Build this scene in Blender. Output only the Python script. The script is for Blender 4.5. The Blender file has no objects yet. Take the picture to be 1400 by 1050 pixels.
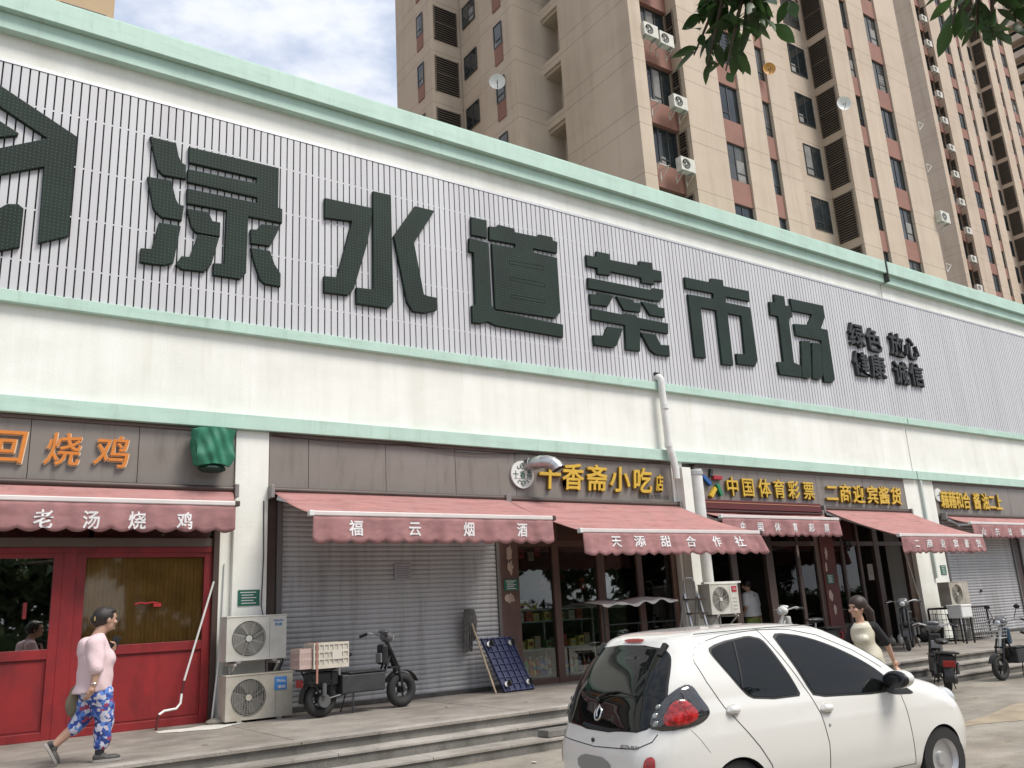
import bpy, bmesh, math, random
import numpy as np
from mathutils import Vector, Matrix, noise
random.seed(7)
S = bpy.context.scene
COL = S.collection
R = math.radians
# ---------------- camera, world, sun, exposure ----------------
cam = bpy.data.objects.new('camera', bpy.data.cameras.new('camera')); COL.objects.link(cam)
cam.matrix_world = Matrix(((0.82294063,-0.1033976,-0.55863911,0),(-0.56559355,-0.24186947,-0.7884181,0),(-0.05359721,0.96478396,-0.25752523,1.575),(0,0,0,1)))
cam.data.sensor_fit = 'HORIZONTAL'; cam.data.sensor_width = 36.0; cam.data.lens = 36.0*1182.12/1400.0
cam.data.clip_start = .05; cam.data.clip_end = 3000
S.camera = cam
W = bpy.data.worlds.new('World'); S.world = W; W.use_nodes = True
nt = W.node_tree; nt.nodes.clear()
def N(nt, t, **k):
    n = nt.nodes.new(t)
    for a, b in k.items():
        if a.startswith('i_'): n.inputs[int(a[2:])].default_value = b
        else: setattr(n, a, b)
    return n
L = lambda nt, a, b: nt.links.new(a, b)
wo = N(nt,'ShaderNodeOutputWorld'); bg = N(nt,'ShaderNodeBackground'); bg.inputs[1].default_value = 0.1
SUN_EL, SUN_AZ = 56, 28       # azimuth from -Y (behind camera) towards +X
sky = N(nt,'ShaderNodeTexSky', sky_type='NISHITA', sun_disc=False, sun_elevation=R(SUN_EL), sun_rotation=R(180-SUN_AZ), air_density=1.2, dust_density=2.5)
tc = N(nt,'ShaderNodeTexCoord'); mp = N(nt,'ShaderNodeMapping'); mp.inputs['Scale'].default_value = (1.5,1.5,3.2); mp.inputs['Location'].default_value=(0.35,0.1,0.2)
no = N(nt,'ShaderNodeTexNoise'); no.inputs['Scale'].default_value = 3.6; no.inputs['Detail'].default_value = 7; no.inputs['Roughness'].default_value = .55
rp = N(nt,'ShaderNodeValToRGB'); rp.color_ramp.elements[0].position=.38; rp.color_ramp.elements[0].color=(.52,.52,.52,1); rp.color_ramp.elements[1].position=.56; rp.color_ramp.elements[1].color=(.97,.97,.97,1)
cr = N(nt,'ShaderNodeValToRGB'); cr.color_ramp.elements[0].position=.42; cr.color_ramp.elements[0].color=(4.5,4.95,5.9,1); cr.color_ramp.elements[1].position=.66; cr.color_ramp.elements[1].color=(6.1,6.15,6.35,1)
mx = N(nt,'ShaderNodeMix', data_type='RGBA')
L(nt,tc.outputs['Generated'],mp.inputs[0]); L(nt,mp.outputs[0],no.inputs['Vector']); L(nt,no.outputs[0],rp.inputs[0]); L(nt,no.outputs[0],cr.inputs[0])
L(nt,rp.outputs[0],mx.inputs[0]); L(nt,sky.outputs[0],mx.inputs[6]); L(nt,cr.outputs[0],mx.inputs[7]); L(nt,mx.outputs[2],bg.inputs[0]); L(nt,bg.outputs[0],wo.inputs[0])
sd = bpy.data.lights.new('sun','SUN'); sd.energy = 2.1; sd.angle = R(22); sd.color = (1,.955,.88)
so = bpy.data.objects.new('sun', sd); COL.objects.link(so)
sdir = Vector((math.sin(R(SUN_AZ))*math.cos(R(SUN_EL)), -math.cos(R(SUN_AZ))*math.cos(R(SUN_EL)), math.sin(R(SUN_EL))))
so.rotation_euler = sdir.to_track_quat('Z','Y').to_euler()
S.view_settings.view_transform = 'Standard'; S.view_settings.look = 'None'; S.view_settings.gamma = 1; S.view_settings.exposure = 0.80
S.view_settings.use_curve_mapping = False

# ---------------- materials ----------------
MC = {}
def M(name, col, rough=.6, var=.12, sc=2.0, bump=.0, bs=60, metal=0.0, coat=0.0, spec=.5, trans=0, dirt=None, streak=False):
    if name in MC: return MC[name]
    m = bpy.data.materials.new(name); m.use_nodes = True; t = m.node_tree; b = t.nodes['Principled BSDF']
    b.inputs['Roughness'].default_value = rough; b.inputs['Metallic'].default_value = metal
    b.inputs['Coat Weight'].default_value = coat; b.inputs['Coat Roughness'].default_value=.04; b.inputs['Specular IOR Level'].default_value = spec
    c = (*col, 1)
    b.inputs['Base Color'].default_value = c
    g = N(t,'ShaderNodeNewGeometry')
    if var:
        n = N(t,'ShaderNodeTexNoise'); n.inputs['Scale'].default_value = sc; n.inputs['Detail'].default_value = 8; n.inputs['Roughness'].default_value=.62
        src = g.outputs['Position']
        if streak:
            mpp = N(t,'ShaderNodeMapping'); mpp.inputs['Scale'].default_value=(1.6,1.6,.16); L(t,src,mpp.inputs[0]); src = mpp.outputs[0]
        L(t,src,n.inputs['Vector'])
        r = N(t,'ShaderNodeValToRGB'); r.color_ramp.elements[0].position=.32; r.color_ramp.elements[1].position=.68
        d = dirt or tuple(x*(1-var*1.6) for x in col)
        r.color_ramp.elements[0].color=(*d,1); r.color_ramp.elements[1].color=(*[min(1,x*(1+var*.5)) for x in col],1)
        L(t,n.outputs[0],r.inputs[0]); L(t,r.outputs[0],b.inputs['Base Color'])
    if bump:
        n2 = N(t,'ShaderNodeTexNoise'); n2.inputs['Scale'].default_value = bs; n2.inputs['Detail'].default_value=4
        L(t,g.outputs['Position'],n2.inputs['Vector'])
        bm = N(t,'ShaderNodeBump'); bm.inputs['Strength'].default_value = bump; bm.inputs['Distance'].default_value=.01
        L(t,n2.outputs[0],bm.inputs['Height']); L(t,bm.outputs[0],b.inputs['Normal'])
    if trans:
        tr = N(t,'ShaderNodeBsdfTranslucent'); ms = N(t,'ShaderNodeMixShader'); ms.inputs[0].default_value = trans
        out = t.nodes['Material Output']
        bc = b.inputs['Base Color']
        if bc.is_linked: L(t, bc.links[0].from_socket, tr.inputs[0])
        else: tr.inputs[0].default_value = c
        L(t,b.outputs[0],ms.inputs[1]); L(t,tr.outputs[0],ms.inputs[2]); L(t,ms.outputs[0],out.inputs[0])
    MC[name] = m; return m
def glass_mat(name, tint=(.8,.85,.83), rough=.02, alpha=.25):
    if name in MC: return MC[name]
    m = bpy.data.materials.new(name); m.use_nodes=True; t=m.node_tree; t.nodes.remove(t.nodes['Principled BSDF'])
    gl = N(t,'ShaderNodeBsdfGlossy'); gl.inputs['Roughness'].default_value=rough; gl.inputs['Color'].default_value=(1,1,1,1)
    tp = N(t,'ShaderNodeBsdfTransparent'); tp.inputs[0].default_value=(*tint,1)
    fr = N(t,'ShaderNodeFresnel'); fr.inputs[0].default_value=1.5
    ma = N(t,'ShaderNodeMath', operation='MULTIPLY_ADD'); ma.inputs[1].default_value=1.1; ma.inputs[2].default_value=alpha
    mxs = N(t,'ShaderNodeMixShader'); L(t,fr.outputs[0],ma.inputs[0]); L(t,ma.outputs[0],mxs.inputs[0]); L(t,tp.outputs[0],mxs.inputs[1]); L(t,gl.outputs[0],mxs.inputs[2]); L(t,mxs.outputs[0],t.nodes['Material Output'].inputs[0])
    MC[name]=m; return m

# ---- mesh helpers ----------------
def frame(d):
    d = Vector(d).normalized(); a = Vector((0,0,1)) if abs(d.z) < .9 else Vector((1,0,0))
    u = d.cross(a).normalized(); return u, d.cross(u).normalized(), d
class MB:
    def __init__(s): s.v=[]; s.f=[]; s.m=[]; s.mi=0
    def mat(s,i): s.mi=i; return s
    def add(s, vs, fs):
        o=len(s.v); s.v += [tuple(v) for v in vs]; s.f += [tuple(i+o for i in f) for f in fs]; s.m += [s.mi]*len(fs); return s
    def box(s,x0,x1,y0,y1,z0,z1):
        v=[(x,y,z) for z in (z0,z1) for y in (y0,y1) for x in (x0,x1)]
        return s.add(v,[(0,2,3,1),(4,5,7,6),(0,1,5,4),(1,3,7,5),(3,2,6,7),(2,0,4,6)])
    def obox(s,c,size,rot=(0,0,0)):
        from mathutils import Euler
        mt=Euler(rot).to_matrix(); c=Vector(c); h=[q/2 for q in size]
        v=[c+mt@Vector((x*h[0],y*h[1],z*h[2])) for z in (-1,1) for y in (-1,1) for x in (-1,1)]
        return s.add(v,[(0,2,3,1),(4,5,7,6),(0,1,5,4),(1,3,7,5),(3,2,6,7),(2,0,4,6)])
    def beam(s,p,q,w,h=None):
        h=h or w; p=Vector(p);q=Vector(q);u,v,d=frame(q-p)
        vs=[b+u*(w/2*a)+v*(h/2*c) for b in (p,q) for a,c in ((-1,-1),(1,-1),(1,1),(-1,1))]
        return s.add(vs,[(3,2,1,0),(4,5,6,7),(0,1,5,4),(1,2,6,5),(2,3,7,6),(3,0,4,7)])
    def cyl(s,p,q,r,r2=None,n=16,cap=True):
        r2=r if r2 is None else r2; p=Vector(p);q=Vector(q);u,v,d=frame(q-p)
        vs=[b+(u*math.cos(2*math.pi*i/n)+v*math.sin(2*math.pi*i/n))*rr for b,rr in ((p,r),(q,r2)) for i in range(n)]
        fs=[(i,i+n,(i+1)%n+n,(i+1)%n) for i in range(n)]
        if cap: fs+=[tuple(range(n)),tuple(range(2*n-1,n-1,-1))]
        return s.add(vs,fs)
    def tube(s,pts,r,n=8,closed=False,cap=True):
        pts=[Vector(p) for p in pts]; k=len(pts); vs=[]; u=None
        rr=r if isinstance(r,(list,tuple)) else [r]*k
        for i,p in enumerate(pts):
            a=pts[(i-1)%k] if (i>0 or closed) else p; b=pts[(i+1)%k] if (i<k-1 or closed) else p
            d=(b-a).normalized()
            if u is None: u,v,_=frame(d)
            else:
                u=(u-d*u.dot(d)).normalized(); v=d.cross(u)
            vs+=[p+(u*math.cos(2*math.pi*j/n)+v*math.sin(2*math.pi*j/n))*rr[i] for j in range(n)]
        fs=[]
        for i in range(k if closed else k-1):
            o=i*n; o2=((i+1)%k)*n
            fs+=[(o+j,o+(j+1)%n,o2+(j+1)%n,o2+j) for j in range(n)]
        if not closed and cap: fs+=[tuple(range(n-1,-1,-1)),tuple(range((k-1)*n,k*n))]
        return s.add(vs,fs)
    def ring(s,c,ax,R_,r,n=24,m=6):
        u,v,d=frame(ax); c=Vector(c)
        return s.tube([c+(u*math.cos(2*math.pi*i/n)+v*math.sin(2*math.pi*i/n))*R_ for i in range(n)],r,m,True)
    def lathe(s,prof,c=(0,0,0),ax=(0,0,1),n=20):
        u,v,d=frame(ax); c=Vector(c); k=len(prof); vs=[]
        for r,h in prof: vs+=[c+d*h+(u*math.cos(2*math.pi*i/n)+v*math.sin(2*math.pi*i/n))*max(r,1e-4) for i in range(n)]
        fs=[(a*n+i,a*n+(i+1)%n,(a+1)*n+(i+1)%n,(a+1)*n+i) for a in range(k-1) for i in range(n)]
        return s.add(vs,fs)
    def ball(s,c,r,n=12,m=8,rot=None):
        r=r if isinstance(r,(list,tuple)) else (r,r,r); c=Vector(c); vs=[]; mt=rot or Matrix.Identity(3)
        for j in range(m+1):
            t=math.pi*j/m
            for i in range(n):
                a=2*math.pi*i/n; vs.append(c+mt@Vector((r[0]*math.sin(t)*math.cos(a),r[1]*math.sin(t)*math.sin(a),r[2]*math.cos(t))))
        fs=[(j*n+i,(j+1)*n+i,(j+1)*n+(i+1)%n,j*n+(i+1)%n) for j in range(m) for i in range(n)]
        return s.add(vs,fs)
    def prism(s,poly,y0,y1,plane='xz'):
        n=len(poly)
        if sum(poly[i][0]*poly[(i+1)%n][1]-poly[(i+1)%n][0]*poly[i][1] for i in range(n))<0: poly=poly[::-1]
        f={'xz':lambda a,b,y:(a,y,b),'xy':lambda a,b,y:(a,b,y),'yz':lambda a,b,y:(y,a,b)}[plane]
        vs=[f(a,b,y0) for a,b in poly]+[f(a,b,y1) for a,b in poly]
        fs=[tuple(range(n)),tuple(range(2*n-1,n-1,-1))]+[(i,i+n,(i+1)%n+n,(i+1)%n) for i in range(n)]
        return s.add(vs,fs)
    def grid(s,fn,nu,nv):
        vs=[fn(i/nu,j/nv) for j in range(nv+1) for i in range(nu+1)]
        return s.add(vs,[(j*(nu+1)+i,j*(nu+1)+i+1,(j+1)*(nu+1)+i+1,(j+1)*(nu+1)+i) for j in range(nv) for i in range(nu)])
    def build(s,name,mats,parent=None,smooth=False,bev=0,world=True,fix=True):
        me=bpy.data.meshes.new(name)
        v=s.v
        if parent is not None and world:
            o=root_loc(parent); v=[(a-o.x,b-o.y,c-o.z) for a,b,c in v]
        me.from_pydata(v,[],s.f)
        for m in (mats if isinstance(mats,(list,tuple)) else [mats]): me.materials.append(m)
        me.polygons.foreach_set('material_index',s.m)
        if fix:
            bm=bmesh.new(); bm.from_mesh(me); bmesh.ops.recalc_face_normals(bm,faces=bm.faces); bm.to_mesh(me); bm.free()
        if smooth:
            me.polygons.foreach_set('use_smooth',[True]*len(me.polygons)); me.set_sharp_from_angle(angle=R(42))
        o=bpy.data.objects.new(name,me); COL.objects.link(o)
        if parent: o.parent=parent
        if bev:
            b=o.modifiers.new('b','BEVEL'); b.width=bev; b.segments=2; b.limit_method='ANGLE'
        return o
def root_loc(p):
    v=Vector((0,0,0))
    while p is not None: v+=p.location; p=p.parent
    return v
def tag(o,label=None,cat=None,group=None,kind=None):
    for k,v in (('label',label),('category',cat),('group',group),('kind',kind)):
        if v: o[k]=v
    return o
def thing(name,label,cat,loc=(0,0,0),group=None,rz=0):
    o=bpy.data.objects.new(name,None); COL.objects.link(o); o.location=loc; o.rotation_euler=(0,0,rz); o.empty_display_size=.2
    return tag(o,label,cat,group)
def copy_tree(o,parent=None):
    c=o.copy(); COL.objects.link(c); c.parent=parent
    for ch in o.children: copy_tree(ch,c)
    return c
def inst(o,name,parent,loc=(0,0,0)):
    c=bpy.data.objects.new(name,o.data); COL.objects.link(c); c.parent=parent; c.location=loc; return c
GL={}
def glyph(ch,bold=0.02,ext=.03):
    k=(ch,bold,ext)
    if k in GL: return GL[k]
    cu=bpy.data.curves.new('t','FONT'); cu.body=ch; cu.offset=bold; cu.extrude=ext; cu.resolution_u=3
    ob=bpy.data.objects.new('t',cu); COL.objects.link(ob)
    dg=bpy.context.evaluated_depsgraph_get(); me=bpy.data.meshes.new_from_object(ob.evaluated_get(dg))
    bpy.data.objects.remove(ob); 
    vs=[tuple(v.co) for v in me.vertices]; fs=[tuple(p.vertices) for p in me.polygons]
    bpy.data.meshes.remove(me); GL[k]=(vs,fs); return GL[k]
def char(ch,cx,cz,w,h,Y,mat,parent,name='character',bold=.02,depth=.03,slant=0,fn=None,xf=None,fit=False):
    """one character facing -Y; em square w x h centred on cx,cz; front at Y-depth"""
    fat=max(0,bold-.012); vs,fs=glyph(ch,min(bold,.010),.5)
    if not vs: return None
    if fat:
        n0=len(vs); V=list(vs); Fs=list(fs)
        for q,(ax,ay) in enumerate(((-1,0),(1,0),(0,1),(0,-1),(.7,.7),(-.7,-.7))):
            V+=[(a+ax*fat,b_+ay*fat,(c*.94-.012*(q+1)) if c>0 else c) for a,b_,c in vs]; Fs+=[tuple(i+n0*(q+1) for i in f) for f in fs]
        vs,fs=V,Fs
    xs=[v[0] for v in vs]; ys=[v[1] for v in vs]; mxx=(min(xs)+max(xs))/2; myy=.38
    kx=ky=1/.95
    if fit: kx=1/max(.05,(max(xs)-min(xs))); ky=1/max(.05,(max(ys)-min(ys))); myy=(min(ys)+max(ys))/2
    if not xf:
        mb=MB(); mb.add([(cx+(v[0]-mxx)*kx*w+slant*(v[1]-myy)*h, Y-depth*(v[2]+.5), cz+(v[1]-myy)*ky*h) for v in vs],fs)
    else:
        mb=MB(); mb.add([xf(cx+(v[0]-mxx)*kx*w+slant*(v[1]-myy)*h, depth*(v[2]+.5), cz+(v[1]-myy)*ky*h) for v in vs],fs)
    return mb.build(name,mat,parent,fix=False)
def blocktext(txt,x0,z0,x1,Y,h,mat,parent,name='lettering',bold=.0,depth=.002):
    cu=bpy.data.curves.new('t','FONT'); cu.body=txt; cu.offset=bold; cu.extrude=.5; cu.resolution_u=2
    ob=bpy.data.objects.new('t',cu); COL.objects.link(ob)
    dg=bpy.context.evaluated_depsgraph_get(); me=bpy.data.meshes.new_from_object(ob.evaluated_get(dg)); bpy.data.objects.remove(ob)
    vs=[tuple(v.co) for v in me.vertices]; fs=[tuple(p.vertices) for p in me.polygons]; bpy.data.meshes.remove(me)
    xs=[v[0] for v in vs]; a,b=min(xs),max(xs); ys=[v[1] for v in vs]; c,d=min(ys),max(ys)
    mb=MB(); mb.add([(x0+(v[0]-a)/(b-a)*(x1-x0),Y-depth*(v[2]+.5),z0+(v[1]-c)/(d-c)*h) for v in vs],fs)
    return mb.build(name,mat,parent,fix=False)
def chaikin(P,it=2):
    for _ in range(it):
        Q=[]
        for i in range(len(P)):
            a=P[i]; b=P[(i+1)%len(P)]
            Q+=[tuple(.75*p+.25*q for p,q in zip(a,b)),tuple(.25*p+.75*q for p,q in zip(a,b))]
        P=Q
    return P
def curve_poly(polys,holes,Y,thick,name,mat,parent,bev=.015):
    """2D outlines in X,Z -> thick plate facing -Y, front at Y"""
    vs=[];
    parts=MB()
    for P in polys:
        cu=bpy.data.curves.new('c','CURVE'); cu.dimensions='2D'; cu.fill_mode='BOTH'; cu.extrude=thick/2-bev; cu.bevel_depth=bev; cu.bevel_resolution=1; cu.offset=-bev
        hs=[h for h in holes if min(p[0] for p in P)<h[0][0]<max(p[0] for p in P)]
        for q in [P]+hs:
            sp=cu.splines.new('POLY'); sp.points.add(len(q)-1); sp.use_cyclic_u=True
            for i,(a,b) in enumerate(q): sp.points[i].co=(a,b,0,1)
        ob=bpy.data.objects.new('c',cu); COL.objects.link(ob)
        dg=bpy.context.evaluated_depsgraph_get(); me=bpy.data.meshes.new_from_object(ob.evaluated_get(dg)); bpy.data.objects.remove(ob)
        parts.add([(v.co.x, Y+thick/2-v.co.z, v.co.y) for v in me.vertices],[tuple(p.vertices) for p in me.polygons]); bpy.data.meshes.remove(me)
    return parts.build(name,mat,parent)

# ---------------- palette ----------------
wall_w = M('white_render',(.81,.815,.77),.85,.04,1.2,.25,30,dirt=(.73,.73,.67),streak=True)
mint = M('mint_paint',(.45,.62,.535),.6,.05,1.5,.15,40,dirt=(.41,.56,.48),streak=True)
slat_m = M('sign_slat',(.555,.555,.57),.45,.05,.8,dirt=(.49,.485,.50),streak=True)
dark = M('dark_void',(.012,.013,.013),.8,0)
black = M('black_plastic',(.018,.018,.019),.42,.2,20)
rubber = M('rubber',(.022,.022,.022),.8,.2,30,.3,90)
chrome = M('chrome',(.62,.62,.62),.22,0,metal=1)
alu = M('aluminium',(.55,.55,.55),.4,.05,3,metal=.7)
whitep = M('white_plastic',(.68,.68,.65),.45,.06,4)
fascia = M('fascia_panel',(.215,.19,.17),.42,.08,1.1,dirt=(.19,.165,.145))
brownf = M('brown_frame',(.062,.038,.030),.5,.15,3)
goldm = M('gold_letter',(.62,.40,.045),.45,.12,8)
orangem = M('orange_letter',(.62,.20,.025),.45,.1,8)
redm = M('red_door',(.25,.012,.014),.5,.12,1.5,.04,30,dirt=(.17,.011,.013))
awn = M('awning_fabric_lit',(.54,.262,.245),.8,.12,2.5,.25,300,trans=.28,dirt=(.50,.275,.262))  # canopy top: light falling on the cloth put into a paler colour
val = M('awning_fabric_shaded',(.43,.215,.21),.85,.12,5,.25,300,trans=.15,dirt=(.37,.195,.195))  # same cloth as the canopy, its shade put into the darker colour
barm = M('awning_bar',(.66,.60,.58),.4,.06,3)
lettw = M('white_print',(.72,.70,.70),.8,.04,5)
shut = M('shutter_metal',(.44,.44,.45),.45,.08,1.2,metal=.15,dirt=(.37,.365,.37),streak=True)
greenl = M('led_green',(.012,.024,.018),.65,.25,1.2,spec=.25)
# dot relief of the LED letters
def led(m):
    t=m.node_tree; b=t.nodes['Principled BSDF']; g=N(t,'ShaderNodeNewGeometry'); sp=N(t,'ShaderNodeSeparateXYZ'); L(t,g.outputs['Position'],sp.inputs[0])
    fx=[]
    for ax in (0,2):
        a=N(t,'ShaderNodeMath',operation='MULTIPLY'); a.inputs[1].default_value=19.0; L(t,sp.outputs[ax],a.inputs[0])
        f=N(t,'ShaderNodeMath',operation='FRACT'); L(t,a.outputs[0],f.inputs[0]); s=N(t,'ShaderNodeMath',operation='SUBTRACT'); s.inputs[1].default_value=.5; L(t,f.outputs[0],s.inputs[0])
        p=N(t,'ShaderNodeMath',operation='POWER'); p.inputs[1].default_value=2; L(t,s.outputs[0],p.inputs[0]); fx.append(p)
    ad=N(t,'ShaderNodeMath',operation='ADD'); L(t,fx[0].outputs[0],ad.inputs[0]); L(t,fx[1].outputs[0],ad.inputs[1])
    lt=N(t,'ShaderNodeMath',operation='LESS_THAN'); lt.inputs[1].default_value=.022; L(t,ad.outputs[0],lt.inputs[0])
    mm=N(t,'ShaderNodeMix',data_type='RGBA'); mm.inputs[7].default_value=(.05,.085,.07,1)
    L(t,b.inputs['Base Color'].links[0].from_socket,mm.inputs[6]); L(t,lt.outputs[0],mm.inputs[0]); L(t,mm.outputs[2],b.inputs['Base Color'])
led(greenl)
def granite(name,c1,c2,sc=160,rough=.7):
    m=M(name,c1,rough,.25,1.3,.25,60,dirt=tuple(x*.6 for x in c1)); t=m.node_tree; b=t.nodes['Principled BSDF']
    v=N(t,'ShaderNodeTexNoise'); v.inputs['Scale'].default_value=sc; v.inputs['Detail'].default_value=3; v.inputs['Roughness'].default_value=.8; g=N(t,'ShaderNodeNewGeometry'); L(t,g.outputs['Position'],v.inputs['Vector'])
    r=N(t,'ShaderNodeValToRGB'); r.color_ramp.elements[0].position=.38; r.color_ramp.elements[1].position=.62; r.color_ramp.elements[0].color=(*c2,1); r.color_ramp.elements[1].color=(1.25,1.25,1.25,1)
    L(t,v.outputs[0],r.inputs[0]); mm=N(t,'ShaderNodeMix',data_type='RGBA',blend_type='MULTIPLY'); mm.inputs[0].default_value=1
    L(t,b.inputs['Base Color'].links[0].from_socket,mm.inputs[6]); L(t,r.outputs[0],mm.inputs[7]); L(t,mm.outputs[2],b.inputs['Base Color']); return m
def grime(m,scale,lo,hi,col,detail=5):
    t=m.node_tree; b=t.nodes['Principled BSDF']; g=N(t,'ShaderNodeNewGeometry'); q=N(t,'ShaderNodeMapping'); q.inputs['Scale'].default_value=scale; L(t,g.outputs['Position'],q.inputs[0])
    n=N(t,'ShaderNodeTexNoise'); n.inputs['Scale'].default_value=1; n.inputs['Detail'].default_value=detail; n.inputs['Roughness'].default_value=.65; L(t,q.outputs[0],n.inputs['Vector'])
    r=N(t,'ShaderNodeValToRGB'); r.color_ramp.elements[0].position=lo; r.color_ramp.elements[0].color=(*col,1); r.color_ramp.elements[1].position=hi; r.color_ramp.elements[1].color=(1,1,1,1); L(t,n.outputs[0],r.inputs[0])
    mm=N(t,'ShaderNodeMix',data_type='RGBA',blend_type='MULTIPLY'); mm.inputs[0].default_value=1; L(t,b.inputs['Base Color'].links[0].from_socket,mm.inputs[6]); L(t,r.outputs[0],mm.inputs[7]); L(t,mm.outputs[2],b.inputs['Base Color'])
grime(wall_w,(7,7,.45),.30,.45,(.945,.94,.915)); grime(wall_w,(.7,.7,1.3),.36,.55,(.93,.93,.92))
grime(mint,(9,9,1.2),.32,.44,(.88,.89,.86)); grime(mint,(1.2,1.2,8),.38,.5,(.92,.93,.92))
grime(awn,(1.5,9,3),.36,.55,(.80,.76,.74)); grime(awn,(5,5,5),.33,.45,(.84,.80,.78)); grime(val,(3,3,7),.36,.55,(.76,.74,.74)); grime(shut,(6,6,.5),.35,.5,(.80,.79,.78)); grime(fascia,(5,5,.8),.35,.48,(.80,.78,.76)); grime(redm,(3,3,1),.36,.5,(.72,.74,.76))
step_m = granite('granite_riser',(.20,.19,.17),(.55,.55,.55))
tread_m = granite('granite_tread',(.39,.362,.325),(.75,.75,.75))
plat_m = granite('granite_platform',(.30,.272,.238),(.75,.75,.75),90)
road_m = granite('road_surface',(.30,.27,.225),(.8,.8,.8),60,.85)

for mm_ in (plat_m,tread_m): grime(mm_,(1.1,1.6,1),.36,.56,(.74,.72,.69)); grime(mm_,(9,9,9),.30,.42,(.70,.68,.65))
grime(road_m,(.5,.9,1),.38,.58,(.80,.78,.75)); grime(road_m,(3,5,3),.30,.44,(.78,.76,.74)); grime(step_m,(4,4,3),.34,.5,(.70,.69,.67))

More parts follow.
